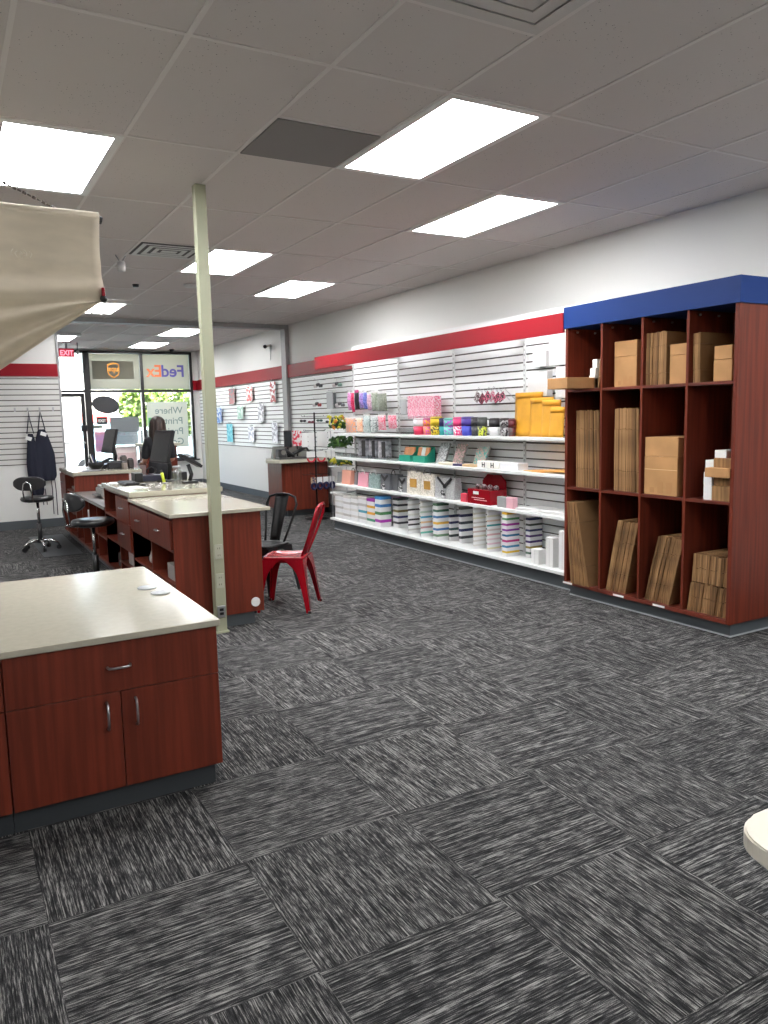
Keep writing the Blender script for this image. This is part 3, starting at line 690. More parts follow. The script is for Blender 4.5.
B().prism([(1.86, 11.05, .9655), (2.05, 11.05, .9655), (2.05, 11.05, 1.06), (1.86, 11.05, 1.0)], (0, .2, 0), .004).build('body', BLACK, t); B().tube([(1.86, 11.03, 1.03), (1.88, 11.04, 1.06), (2.0, 11.2, 1.09), (2.03, 11.25, 1.08)], .02, 10).build('handset', BLACK, t)
# podium and white cabinet behind
t = thing('podium', 'tall dark podium with a beige top behind the woman', 'podium', (3.02, 12.7, 0))
B().box(2.77, 3.27, 12.5, 12.95, 0, 1.19, .004).build('body', WOOD, t); B().box(2.72, 3.32, 12.46, 13.0, 1.1905, 1.232, .004).build('top', mat('beige_top', (176, 168, 150), .4), t); B().box(2.9, 3.14, 12.49, 12.4995, .3, .9, .002).build('panel', cm((58, 22, 22)), t)
t = thing('display_case', 'white case between the rear counter and podium', 'case', (2.56, 12.9, 0))
B().box(2.36, 2.69, 12.7, 13.0, 0, 1.18, .01).build('body', cm((232, 222, 220), .3), t); B().box(2.39, 2.66, 12.69, 12.6995, .8, 1.1, .002).build('label_panel', cm((214, 190, 190)), t); B().box(2.35, 2.70, 12.68, 13.02, 1.1805, 1.2, .003).build('lid', WPAPER, t)
#%%STOOLS
# ================================================================= STOOLS
def make_stool(label):
    t = thing('task_stool', label, 'stool'); zs = .62
    B().lathe([(.001, 0), (.16, 0), (.19, .015), (.197, .04), (.185, .062), (.10, .070), (.001, .070)], (0, 0, zs), 28).build('seat', mat('black_vinyl', (30, 30, 32), .3), t)
    B().tube([(0, 0, .10), (0, 0, .34)], .03, 14).build('sleeve', BLACK, t)
    B().tube([(0, 0, .33), (0, 0, zs)], .017, 12).build('gas_column', CHROME, t)
    for k in range(5):
        a = 2*PI*k/5+.3; c, s = math.cos(a), math.sin(a)
        lg = B().tube([(0, 0, .115), (.10*c, .10*s, .125), (.17*c, .17*s, .105), (.215*c, .215*s, .075)], [.022, .018, .014, .012], 8).build('leg', CHROME, t)
        B().tube([(.215*c-.018*s, .215*s+.018*c, .0305), (.215*c+.018*s, .215*s-.018*c, .0305)], .030, 14).tube([(.215*c, .215*s, .03), (.215*c, .215*s, .08)], .01, 8).build('caster', BLACK, lg)
    # back pad on the -Y side
    P = []
    def pad(u, v):
        a = (u-.5)*2; bq = (v-.5)*2
        h = .085*(1-abs(a)**3.5*.72)
        return (.195*a, -.205+.045*a*a, .86+h*bq)
    B().grid(pad, 20, 10, .04).build('back_pad', mat('black_vinyl', (30, 30, 32), .3), t)
    B().tube([(-.05, -.10, zs+.0), (-.05, -.235, zs+.02), (-.055, -.252, zs+.16), (-.04, -.25, zs+.24), (0, -.25, zs+.265), (.04, -.25, zs+.24), (.055, -.252, zs+.16), (.05, -.235, zs+.02), (.05, -.10, zs)], .009, 8).build('back_bracket', CHROME, t)
    return t
s1 = make_stool('black task stool on casters in front of the hanging aprons')
s2 = copy_tree(s1); s2['label'] = 'black task stool drawn up beside the service counter'
s1.location = (.985, 10.6, 0); s1.rotation_euler = (0, 0, math.radians(-30))
s2.location = (1.185, 7.72, 0); s2.rotation_euler = (0, 0, math.radians(-75))
for s in (s1, s2): s['group'] = 'task stools'
tag(B().box(.95, 1.395, 9.95, 11.9, .0005, .006, .002).build('floor_mat', mat('mat_grey', (46, 50, 53), .6)), 'thin grey floor mat beside the rear service counter', 'mat')
#%%CHAIRS
# ================================================================= METAL CHAIRS (front is -Y)
def make_chair(label, m, dark):
    t = thing('metal_cafe_chair', label, 'chair'); ZS = .455
    # seat: rounded square with shallow dish
    R = []
    def sq(h, k, z, n=32):
        out = []
        for i in range(n):
            a = 2*PI*(i+.5)/n; c, s = math.cos(a), math.sin(a)
            e = 2/7.; out.append(Vector((h*math.copysign(abs(c)**e, c), (h-.005)*math.copysign(abs(s)**e, s), z)))
        return out
    b = B(); b.rings([sq(.172, 0, ZS-.045), sq(.178, 0, ZS-.012), sq(.176, 0, ZS), sq(.150, 0, ZS), sq(.140, 0, ZS-.006), sq(.02, 0, ZS-.012)])
    b.build('seat', m, t)
    # legs: two tapering plates folded along the corner
    zs = [ZS-.02, .40, .36, .32, .26, .18, .10, .0]
    wd = [.165, .125, .088, .068, .056, .047, .040, .032]
    for sx in (-1, 1):
        for sy in (-1, 1):
            b = B()
            for ax_ in (0, 1):
                L_, R_ = [], []
                for z, w in zip(zs, wd):
                    k = 1-z/(ZS-.02); h = .176+.045*k
                    cx, cy = sx*h, sy*(h+(.015*k if sy > 0 else 0))
                    if ax_ == 0: p, q = (cx, cy, z), (cx-sx*w, cy, z)
                    else: p, q = (cx, cy, z), (cx, cy-sy*w, z)
                    L_.append(Vector(p)); R_.append(Vector(q))
                th = Vector((0, -sy*.004, 0)) if ax_ == 0 else Vector((-sx*.004, 0, 0))
                for i in range(len(zs)-1):
                    a0, a1, c1, c0 = L_[i], L_[i+1], R_[i+1], R_[i]
                    b.hexa([a0, a1, c1, c0, a0+th, a1+th, c1+th, c0+th])
            leg = b.build('leg', m, t)
            k = 1; h = .221; B().box(sx*h-.02*(sx > 0)-.012*(sx < 0), sx*h+.012*(sx > 0)+.02*(sx < 0), sy*h+(.015 if sy > 0 else 0)-.018, sy*h+(.015 if sy > 0 else 0)+.01, 0, .02, .003).build('foot', dark, leg)
    hp_ = [(.105, .150, ZS-.01), (.128, .198, ZS+.10), (.155, .245, ZS+.22), (.172, .285, ZS+.335), (.145, .302, ZS+.40), (.07, .312, ZS+.422)]
    hoop = [(-x, y, z) for x, y, z in hp_]+[(0, .315, ZS+.427)]+hp_[::-1]
    B().tube(hoop, .0115, 10).build('back_hoop', m, t)
    def spl(u, v):
        z = ZS+.005+.415*v; y = .163+.148*v; w = .055+.022*v
        return ((u-.5)*2*w, y+.012*math.cos((u-.5)*5), z)
    B().grid(spl, 6, 10, .004).build('back_splat', m, t)
    return t
rc = make_chair('red metal cafe chair at the end of the front counter', REDM, BLACK)
bc = copy_tree(rc)
bc['label'] = 'black metal cafe chair behind the red chair'
for ch in bc.children_recursive:
    if ch.data and 'foot' not in ch.name:
        me = ch.data.copy(); me.materials.clear(); me.materials.append(BLACKM); ch.data = me
rc.location = (2.455, 6.03, 0); rc.rotation_euler = (0, 0, math.radians(-127))
bc.location = (2.50, 6.67, 0); bc.rotation_euler = (0, 0, math.radians(-58))
for s in (rc, bc): s['group'] = 'metal cafe chairs'
#%%APRONS
# ================================================================= APRONS on hooks
YA = YP-.02
def apron(x, zt, zb, w, label, name='apron', seed=1, xoff=0):
    t = thing(name, label, 'apron', (x, YA-.05, zb))
    def body(u, v):
        z = zt+(zb-zt)*v
        hw = w*(.28+.72*min(1, (v*2.1))**.8)
        if v > .88: hw *= math.sqrt(max(.05, 1-((v-.88)/.16)**2))
        a = (u-.5)*2
        return (x+xoff*v+a*hw, YA-.055-.025*math.cos(a*1.4)+.016*math.sin(a*7+seed+v*2)*v, z)
    B().grid(body, 18, 22, .012).build('bib', NAVY, t)
    B().tube([(x-.045, YA-.05, zt), (x-.012, YA-.045, zt+.2), (x, YA-.04, 1.775), (x+.012, YA-.045, zt+.2), (x+.05, YA-.05, zt)], .008, 6).build('neck_strap', NAVY, t)
    B().obox(Matrix.Translation((x+.05*seed-.08, YA-.095, zt-.07)) @ Matrix.Rotation(.35, 4, 'Y'), .085, .004, .055).build('name_tag', WPAPER, t)
    for s in (0, 1): B().tube([(x+.06+.05*s+xoff, YA-.04, zb+.1), (x+.075+.05*s+xoff, YA-.03, zb-.15), (x+.07+.055*s+xoff, YA-.03, .2-.02*s if seed == 2 else .42)], .007, 6).build('waist_tie', NAVY, t)
apron(1.165, 1.44, .50, .10, 'narrow folded navy apron hanging at left of the pair', seed=1, xoff=.04)
apron(1.325, 1.50, .72, .15, 'wide navy apron hanging at right of the pair', seed=2, xoff=.02)
for i, x in enumerate((.985, 1.16, 1.325, 1.515)):
    tag(B().tube([(x, YA+.001, 1.80), (x, YA-.05, 1.785), (x, YA-.065, 1.80)], .006, 6).box(x-.012, x+.012, YA-.004, YA+.001, 1.77, 1.83).build('slatwall_hook', STEEL), ['empty metal hook left of the hanging aprons', 'metal hook holding the narrow navy apron', 'metal hook holding the wide navy apron', 'empty metal hook right of the hanging aprons'][i], 'hook', 'hooks on the grey slatted panel')
#%%PERSON
# ================================================================= WOMAN (seen from behind, facing +Y)
px_, py_ = 2.615, 10.95
t = thing('person', 'woman with long brown hair in a dark top, seen from behind', 'person', (px_, py_, 0))
def P(x, y, z): return Vector((px_+x, py_+y, z))
S = 1.66/1.70
V = []; E = []
def add(p, r, par=None):
    V.append((P(p[0], p[1], p[2]*S), r)); 
    if par is not None: E.append((par, len(V)-1))
    return len(V)-1
pel = add((0, 0, .92), (.145, .10)); wa = add((0, .0, 1.06), (.115, .085), pel); chv = add((0, .01, 1.25), (.135, .095), wa); neckb = add((0, -.005, 1.40), (.055, .05), chv); nk = add((0, .005, 1.46), .046, neckb); hd = add((0, .02, 1.55), (.07, .085), nk); ht = add((0, .015, 1.64), (.068, .08), hd)
for s in (-1, 1):
    sh = add((s*.15, -.005, 1.355), .05, chv); el = add((s*.195, .03, 1.08), .038, sh); wr = add((s*.15, .25, 1.02), .026, el)
    pm = add((s*.16, .31, 1.02), (.036, .018), wr)
    for k in range(4):
        f1 = add((s*(.16+(k-1.5)*.019), .355, 1.018), .0085, pm); f2 = add((s*(.16+(k-1.5)*.021), .385+.006*(k in (1, 2)), 1.005), .0078, f1); add((s*(.16+(k-1.5)*.021), .40+.008*(k in (1, 2)), .985), .007, f2)
    th1 = add((s*.125, .29, 1.012), .011, wr); add((s*.105, .325, 1.0), .009, th1)
    hp = add((s*.09, 0, .86), .085, pel); kn = add((s*.095, .015, .49), .055, hp); ak = add((s*.095, -.015, .08), .036, kn); add((s*.10, .12, .035), (.036, .028), ak)
bodym = skin_mesh(V, E, 1)
link('body', bodym, [SKIN], t)
V2, E2 = V, E
def sub(idx, grow, name, m):
    mp = {k: i for i, k in enumerate(idx)}
    vs = [(V[k][0], tuple(q+grow for q in (V[k][1] if isinstance(V[k][1], tuple) else (V[k][1],)*2))) for k in idx]
    es = [(mp[a], mp[b_]) for a, b_ in E if a in mp and b_ in mp]
    link(name, skin_mesh(vs, es, 1), [m], t)
arms = [i for i, v in enumerate(V)]
L0 = 7; step = (len(V)-7)//2
sub([pel, wa, chv, L0, L0+1, L0+step, L0+step+1], .022, 'top', TOPB)
sub([pel, wa, L0+step-4, L0+step-3, L0+step-2, L0+2*step-4, L0+2*step-3, L0+2*step-2], .014, 'trousers', JEAN)
B().lathe([(.150, .80), (.160, .86), (.152, .96), (.140, 1.06)], (px_, py_, 0), 24, 1, .76).build('top_hem', TOPB, t)
for s in (-1, 1): B().ball((px_+s*.10, py_+.07, .04), .05, (.9, 2.5, .8), 14, 8).build('shoe', BLACK, t)
def hairf(u, v):
    # crown dome, then a long fall down the back
    if v < .3:
        q = v/.3*PI/2; r = .005+.093*math.sin(q); zz = 1.585*S+.104*math.cos(q)
    else:
        r = .098+.012*math.sin((v-.3)*4); zz = 1.585*S-.40*(v-.3)/.7
    open_ = .02 if v < .22 else .30
    ang = PI/2+PI*open_+(2*PI-2*PI*open_)*u
    w = .006*math.sin(u*46+v*3)*min(1, v*3)
    fl = max(0, v-.5)
    return (px_+(r+w)*math.cos(ang)*(1-.1*fl), py_+.008+(r+w)*1.08*math.sin(ang)*(1-.35*fl)-.02*fl, zz)
B().grid(hairf, 40, 28, .014).build('hair', HAIR, t)
B().ball((px_, py_+.115, 1.545*S), .016, (.8, 1.2, 1.3), 10, 6).build('nose', SKIN, t)
for s in (-1, 1): B().ball((px_+s*.032, py_+.098, 1.572*S), .011, (1.2, .6, .8), 10, 6).build('eye', WPAPER, t)
B().ball((px_, py_+.103, 1.508*S), .02, (1.2, .4, .35), 10, 6).build('mouth', cm((170, 84, 80)), t)
#%%KIOSK
# ================================================================= KIOSK BY RIGHT WALL
t = thing('corner_counter', 'cherry corner counter against right wall by the spinner rack', 'counter', (5.1, 12.2, 0))
B().prism([(4.71, 11.66, .1), (4.76, 11.6, .1), (5.5, 11.6, .1), (5.5, 12.32, .1), (4.73, 12.32, .1)], (0, 0, .77), .002).build('body', WOOD, t)
B().box(4.78, 5.45, 11.65, 12.28, 0, .0995).build('toe_kick', DGREY, t)
tag(B().prism([(4.50, 11.8, .871), (4.62, 11.5, .871), (5.54, 11.5, .871), (5.54, 12.36, .871), (4.72, 12.36, .871)], (0, 0, .047), .004).build('worktop', mat('grey_cream_laminate', (190, 186, 170), .25)), 'pale worktop of the corner counter by right wall', 'worktop')
t = thing('photo_scanner', 'dark self service machine with angled arms on corner counter', 'machine', (4.95, 11.9, .918))
B().prism([(4.72, 11.75, .9185), (5.40, 11.75, .9185), (5.40, 11.95, .9185), (4.72, 11.95, .9185)], (0, 0, .03)).build('base', cm((70, 70, 70)), t)
B().hexa([(4.70, 12.0, .9185), (5.42, 12.0, .9185), (5.42, 12.1, .9185), (4.70, 12.1, .9185), (4.76, 12.1, 1.12), (5.34, 12.1, 1.12), (5.34, 12.14, 1.12), (4.76, 12.14, 1.12)], .004).build('back_panel', cm((120, 122, 116)), t)
B().tube([(4.9, 11.85, .95), (5.2, 11.8, 1.10)], .03, 8).tube([(5.0, 11.8, .95), (4.85, 11.85, 1.08)], .028, 8).tube([(5.2, 11.8, 1.12), (5.32, 11.8, .95)], .018, 8).build('arm', BLACK, t)
B().box(4.72, 4.86, 11.78, 11.92, .95, 1.08, .012).build('printer_block', cm((60, 60, 62)), t); B().tube([(4.80, 11.775, 1.03), (4.80, 11.76, 1.03)], .04, 14).build('dial', cm((120, 118, 112)), t)
t = thing('touch_monitor', 'upright black screen on corner counter in front of pilaster', 'monitor', (4.94, 11.98, .918))
B().box(4.90, 5.03, 11.96, 11.99, 1.10, 1.38, .006).build('housing', BLACK, t); B().box(4.91, 5.02, 11.957, 11.9599, 1.12, 1.36).build('screen', SCREEN, t); B().tube([(4.965, 11.985, .95), (4.965, 11.985, 1.11)], .02).build('stand', BLACK, t)
t = thing('sign_holder', 'small red and white framed notice on corner counter', 'sign', (5.12, 11.95, .918))
B().box(5.04, 5.20, 11.94, 11.955, 1.12, 1.375, .002).build('notice', pat((214, 60, 80), (235, 225, 225), 14), t); B().tube([(5.12, 11.95, .95), (5.12, 11.95, 1.125)], .012).build('stem', BLACK, t)
# spinner rack
xr, yr = 5.06, 11.1
t = thing('spinner_rack', 'thin black spinner rack between corner counter and shelves', 'display rack', (xr, yr, 0))
B().tube([(xr, yr, .02), (xr, yr, 1.66)], .013, 10).build('post', BLACKM, t); B().lathe([(.2, 0), (.2, .015), (.05, .035), (.02, .06)], (xr, yr, 0), 24).build('base', BLACKM, t)
def hooks(z, n, ln, ph=0):
    b = B()
    for k in range(n):
        a = 2*PI*k/n+ph; b.tube([(xr, yr, z), (xr+ln*math.cos(a), yr+ln*math.sin(a), z), (xr+(ln+.01)*math.cos(a), yr+(ln+.01)*math.sin(a), z+.02)], .004, 6)
    b.build('hook_ring', BLACKM, t)
def bow(x, y, z, r, m, label, name='hair_bow', cat='hair bow', group=None):
    o = B()
    for s in (-1, 1): o.ball((x+s*r*.7, y, z), r*.7, (1, .5, .7), 10, 7)
    o.ball((x, y, z), r*.3, (1, 1, 1), 8, 6)
    return tag(o.build(name, m), label, cat, group)
hooks(1.60, 4, .24, .5)
for i, (dx, c_) in enumerate(((-.2, (60, 60, 64)), (-.10, (120, 70, 80)), (.08, (70, 90, 84)), (.2, (40, 44, 50)))):
    bow(xr+dx, yr-.02-.08*(i % 2), 1.535-.02*(i % 2), .04, cm(c_), '%s patterned bow from the left on top tier of spinner rack' % ORD[i+1], group='bows on the spinner rack')
hooks(1.38, 4, .22, .3)
for i in range(5):
    x = xr-.26+i*.12
    if i == 2: x += .03
    o = B().box(x-.05, x+.05, yr-.20+.02*i, yr-.195+.02*i, 1.14, 1.36, .001); tag(o.build('hanging_card', WPAPER), '%s white card from the left, hanging at mid height of spinner rack' % ORD[i+1], 'card', 'cards on the spinner rack')
hooks(1.08, 4, .22, .1)
for i in range(3):
    x = xr-.17+i*.17; t2 = thing('headband', ['red headband on white card, left of the rack post', 'red headband on white card, right of the rack post', 'dark headband at right end of the spinner rack'][i], 'headband', (x, yr-.2, .93), 'headbands on the spinner rack')
    B().box(x-.07, x+.07, yr-.205, yr-.2, .98, 1.07, .001).build('card', WPAPER, t2)
    B().tube([(x+.06*math.cos(a), yr-.215, .965+.055*math.sin(a)) for a in [PI+PI*k/10 for k in range(11)]], .014, 8).build('band', [cm((200, 30, 50)), cm((200, 30, 50)), cm((40, 36, 40))][i], t2)
hooks(.70, 4, .22, 0)
for i in range(4):
    x = xr-.14+i*.105; t2 = thing('scrunchie_set', ['patterned scrunchie set at far left of low tier', 'navy scrunchie set second from left of low tier', 'navy scrunchie set third from left of low tier', 'navy scrunchie set at right end of low tier'][i], 'scrunchies', (x, yr-.2, .5), 'scrunchies on the spinner rack')
    B().box(x-.045, x+.045, yr-.205, yr-.2, .58, .67, .001).build('card', [pat((200, 170, 130), (60, 60, 90), 50), WPAPER, WPAPER, WPAPER][i], t2)
    B().tube([(x+.035*math.cos(k*PI/6), yr-.215, .535+.045*math.sin(k*PI/6)) for k in range(12)], .02, 8, closed=True).build('band', cm((28, 30, 70)), t2)
# paper samples hanging on the far wall
SAMP = [(231, 389, 404, (150, 60, 70), (90, 90, 100), 'red and charcoal', 'top row, nearest the street'), (248.5, 387, 401, (200, 90, 90), (236, 232, 230), 'red and white', 'top row, in the middle'), (272, 382, 402, (176, 60, 72), (232, 232, 234), 'dark red and white', 'top row, nearest the pilaster'),
        (218, 408, 423, (70, 120, 190), (225, 232, 238), 'blue and white', 'middle row, nearest the street'), (239.5, 406, 419, (150, 190, 170), (215, 228, 222), 'sage green', 'middle row, in the middle'), (260, 404, 422, (226, 226, 230), (150, 150, 160), 'white with grey print', 'middle row, nearest the pilaster'),
        (229, 424, 442, (70, 180, 200), (140, 214, 222), 'turquoise', 'bottom row, nearest the street'), (250.5, 427, 442, (236, 236, 238), (170, 175, 190), 'white with faint print', 'bottom row, in the middle'), (274, 423, 443, (234, 234, 238), (160, 160, 170), 'white lettered', 'bottom row, nearest the pilaster')]
for i, (cx, ya_, yb_2, c1, c2_, nm, where) in enumerate(SAMP):
    a = ax(cx-3.2, ya_, 5.50); bq = ax(cx+3.2, yb_2, 5.50)
    t2 = thing('paper_sample', '%s paper sample on slatted wall, %s' % (nm, where), 'paper sample', (5.5, a.y, bq.z), 'paper samples on right wall')
    y0, y1, z0, z1 = bq.y, a.y, bq.z, a.z
    B().box(5.515, 5.519, y0, y1, z0, z1).build('sheet', pat(c1, c2_, 9), t2)
    B().tube([(5.562, (y0+y1)/2, z1+.03), (5.50, (y0+y1)/2, z1+.02), (5.495, (y0+y1)/2, z1+.04)], .006, 6).build('hook', STEEL, t2)
#%%GONDOLA
# ================================================================= WALL SHELVING
XG = 5.15; GY0, GY1 = 5.04, 9.90
t = thing('shelving_unit', 'long white wall shelving with red canopy and slatted back', 'shelving', (4.95, 7.5, 0))
b = B(); slats_x(b, XG, GY0, GY1, .16, 2.56); b.box(XG, XG+.03, GY0, GY1, .0, 2.56); b.build('slatted_back', None, t)
b0 = B().box(4.79, XG, GY0, GY1+.02, 0, .133); b0.build('kick_panel', GREYTRIM, t)
B().box(4.782, 4.79, GY0, GY1+.02, 0, .012).build('kick_edge', cm((158, 162, 164)), t)
for (x0, z, th) in ((4.85, 1.358, .035), (4.82, 1.028, .035), (4.80, .650, .035), (4.73, .168, .033)):
    B().box(x0, XG-.0185, GY0, GY1+(.05 if z < .3 else 0), z-th, z, .006, 2).build('shelf', WHITE, t)
for y in (9.87, 8.63, 7.39, 6.15):
    b = B().box(XG-.032, XG-.0185, y-.016, y+.016, .17, 2.50)
    u = b.build('upright', WHITE, t)
    s = B(); z = .25
    while z < 2.48: s.box(XG-.0335, XG-.0321, y-.004, y+.004, z, z+.022); z += .05
    s.build('slots', cm((110, 110, 110)), u)
B().box(4.61, 4.635, GY0, 10.04, 2.25, 2.416, .002).build('canopy_fascia', RED, t)
for y in (5.2, 6.15, 7.39, 8.63, 9.87): B().box(4.635, XG-.03, y-.012, y+.012, 2.30, 2.38).build('canopy_bracket', WHITE, t)
S1, S2, S3, S4 = 1.3584, 1.0284, .6504, .1684
def rect(p0, p1, X):
    a = ax(p0[0], p0[1], X); c = ax(p1[0], p1[1], X); return c.y, a.y, c.z, a.z
def sidebox(name, label, cat, px0, px1, pyt, pyb, X, dep, m, zs, group=None, bev=.004, extra=None):
    y0, y1, z0, z1 = rect((px0, (pyt+pyb)/2), (px1, pyt), X)
    z1 = ax((px0+px1)/2, pyt, X).z
    return tag(B().box(X, X+dep, y0, y1, zs, z1, bev).build(name, m), label, cat, group), (y0, y1, zs, z1)
# -- shelf 1: cylindrical tumblers
TUM = [(416.5, 424.5, 418, (228, 226, 228), (214, 50, 90), 'white and pink'), (425.5, 432, 418, (210, 90, 150), (238, 150, 50), 'pink over orange'), (433, 440, 416.5, (232, 200, 50), (26, 26, 26), 'yellow and black'), (441, 446, 418, (36, 34, 84), (40, 160, 160), 'navy with teal'),
       (446.5, 454.5, 418, (96, 200, 180), (150, 100, 190), 'teal over lilac'), (455.5, 463, 417, (224, 60, 120), (232, 232, 236), 'pink over dotted white'), (464, 472, 416.5, (78, 60, 150), (60, 70, 180), 'violet'), (473, 479, 417, (34, 36, 40), (60, 60, 66), 'black'), (479.5, 485.5, 417, (70, 74, 70), (196, 206, 60), 'grey with lime band'), (491, 498, 418, (36, 32, 34), (214, 214, 214), 'black and white'), (501.5, 508, 418, (40, 30, 32), (150, 150, 150), 'charcoal'), (509.5, 514.5, 419, (90, 24, 34), (60, 50, 50), 'dark red')]
for i, (p0, p1, pt, c1, c2_, nm) in enumerate(TUM):
    X = 4.93; y0, y1, _, _ = rect((p0, 428), (p1, 428), X); yc = (y0+y1)/2; r = (y1-y0)/2*.97; zt_ = ax((p0+p1)/2, pt, X).z
    t2 = thing('tumbler', '%s printed tumbler on the top shelf, %s from the left' % (nm, ORD[i+1]), 'tumbler', (X, yc, S1), 'tumblers on the top shelf')
    h = zt_-S1
    B().lathe([(r*.86, 0), (r*.9, .004), (r, h*.5)], (X, yc, S1), 18).build('lower_sleeve', pat(c2_, c1, 30) if i % 3 else cm(c2_), t2)
    B().lathe([(r, h*.5+.0004), (r, h*.88)], (X, yc, S1), 18).build('upper_sleeve', pat(c1, c2_, 26) if i % 3 == 1 else cm(c1), t2)
    B().lathe([(r*1.02, h*.88+.0004), (r*1.02, h*.95), (r*.8, h), (.001, h)], (X, yc, S1), 18).build('lid', cm(tuple(min(255, int(v*.8+30)) for v in c1)), t2)
# -- hanging pouches above the top shelf
def pouch(p0, p1, pt, pb, X, m, label, name='hanging_pouch', cat='pouch', group='packs hanging above the top shelf', top=None, bulge=.03):
    y0, y1, z0, z1 = rect((p0, pt), (p1, pb), X)
    t2 = thing(name, label, cat, (X, (y0+y1)/2, z0), group)
    def f(u, v):
        a = (u-.5)*2; q = math.sin(PI*min(1, v*1.02)); return (X-bulge*q*(1-a*a)+.01*v, (y0+y1)/2+(y1-y0)/2*a, z1-(z1-z0)*(.14+.86*v))
    B().grid(f, 8, 10, .008).build('body', m, t2)
    B().box(X-.003, X+.003, y0+.004, y1-.004, z1-(z1-z0)*.15, z1, .001).build('header', top or WPAPER, t2)
    B().tube([(XG-.02, (y0+y1)/2, z1-.015), (X-.03, (y0+y1)/2, z1-.012), (X-.035, (y0+y1)/2, z1+.005)], .0035, 6).build('hook', STEEL, t2)
HP = [(347.5, 351, 390, 410, (190, 120, 170), 'lilac pink'), (351.2, 354.2, 390, 412, (206, 30, 80), 'crimson'), (354.5, 359, 390, 409, (28, 26, 34), 'black with pink header'), (359.3, 363, 391, 408, (160, 130, 200), 'pale violet'), (363.3, 367, 390, 409, (90, 100, 180), 'blue striped'), (367.2, 371, 392, 410, (200, 160, 180), 'dusty rose')]
for i, (a, c, pt, pb, col, nm) in enumerate(HP):
    pouch(a, c, pt, pb, 5.0, pat(col, tuple(min(255, v+40) for v in col), 30) if i != 2 else cm(col), '%s pouch in upper hanging row, %s from the left' % (nm, ORD[i+1]), top=cm((214, 60, 130)) if i == 2 else None)
pouch(371.5, 378.5, 390, 411, 5.0, pat((176, 184, 168), (120, 130, 110), 40), 'pale green speckled pouch in upper hanging row')
pouch(377.5, 386.5, 391, 411, 4.97, pat((96, 104, 90), (170, 176, 160), 60), 'dark green patterned pouch at right of upper hanging row')
LP = [(345.5, 355.5, 416, 432.5, (240, 150, 80), (170, 165, 170), 'orange pack with grey label'), (356.5, 362.5, 416, 432, (240, 170, 130), (240, 220, 200), 'peach and white pack'), (363.3, 370.3, 413, 432.5, (130, 150, 146), (205, 212, 210), 'clear pack of grey green pieces'), (371.3, 377, 415, 432, (100, 110, 108), (210, 214, 214), 'clear pack of dark pieces'), (378, 385.5, 413.5, 430, (210, 50, 90), (224, 200, 206), 'pack of deep pink pieces'), (388, 396.3, 413.5, 428.5, (214, 80, 110), (230, 190, 200), 'pack of rose pink pieces at right end')]
for i, (a, c, pt, pb, c1, c2_, nm) in enumerate(LP):
    pouch(a, c, pt, pb, 4.94, pat(c1, c2_, 45), '%s in lower hanging row' % nm, group='packs in the lower hanging row')
# pink bags on a clear tray
for i in range(4):
    a = 407.5+i*6.7; sidebox('pink_bag', 'pink patterned paper bag above tumblers, %s from the left' % ORD[i+1], 'bag', a, a+6.4, 396, 415.5, 4.96, .1, pat((232, 120, 150), (246, 214, 222), 34), 1.545, 'pink bags above the tumblers')
    bpy.data.objects[-1] if False else None
y0, y1, _, _ = rect((398, 415), (437, 415), 4.93)
tag(B().box(4.93, XG-.0345, y0, y1, 1.536, 1.5445, .001).box(4.93, 4.936, y0, y1, 1.5445, 1.575).build('clear_tray', CLEAR), 'clear acrylic tray holding the pink bags', 'tray')
y0, y1, _, _ = rect((396, 430), (413, 430), 4.9)
tag(B().box(4.90, 5.08, y0, y1, S1, S1+.006).box(4.90, 4.905, y0, y1, S1+.006, S1+.075).box(5.075, 5.08, y0, y1, S1+.006, S1+.075).box(4.905, 5.075, y0, y0+.005, S1+.006, S1+.075).box(4.905, 5.075, y1-.005, y1, S1+.006, S1+.075).build('clear_box', CLEAR), 'empty clear acrylic box on the top shelf left of tumblers', 'box')
pouch(400, 406.5, 397, 415, 4.97, cm((190, 194, 194)), 'grey flat pack beside the pink bags', bulge=.01)
# key chains
for i, (cx, cy, c1, c2_) in enumerate(((477, 397, (200, 196, 194), (90, 60, 66)), (482, 399, (50, 38, 40), (150, 60, 80)), (487, 397, (226, 110, 140), (60, 44, 46)), (492, 396, (220, 216, 214), (210, 110, 140)), (497, 398, (222, 100, 130), (46, 36, 38)), (501.5, 397, (228, 130, 154), (50, 40, 42)))):
    p = ax(cx, cy, 4.98-.015*(i % 3)); t2 = thing('key_tag', ['%s' % 'grey', 'black', 'pink', 'white', 'rose', 'pale pink'][i]+' diamond key tag in the hanging bunch, %s from the left' % ORD[i+1], 'key tag', p, 'key tags hanging in a bunch')
    B().obox(Matrix.Translation(p) @ Matrix.Rotation(.6+.1*i, 4, 'X'), .008, .075, .105, .002).build('tag', pat(c1, c2_, 40), t2)
    B().tube([(p.x, p.y, p.z+.06), (p.x+.02, p.y, p.z+.10), (XG-.02, p.y+.0, 1.72)], .003, 5).build('loop', STEEL, t2)
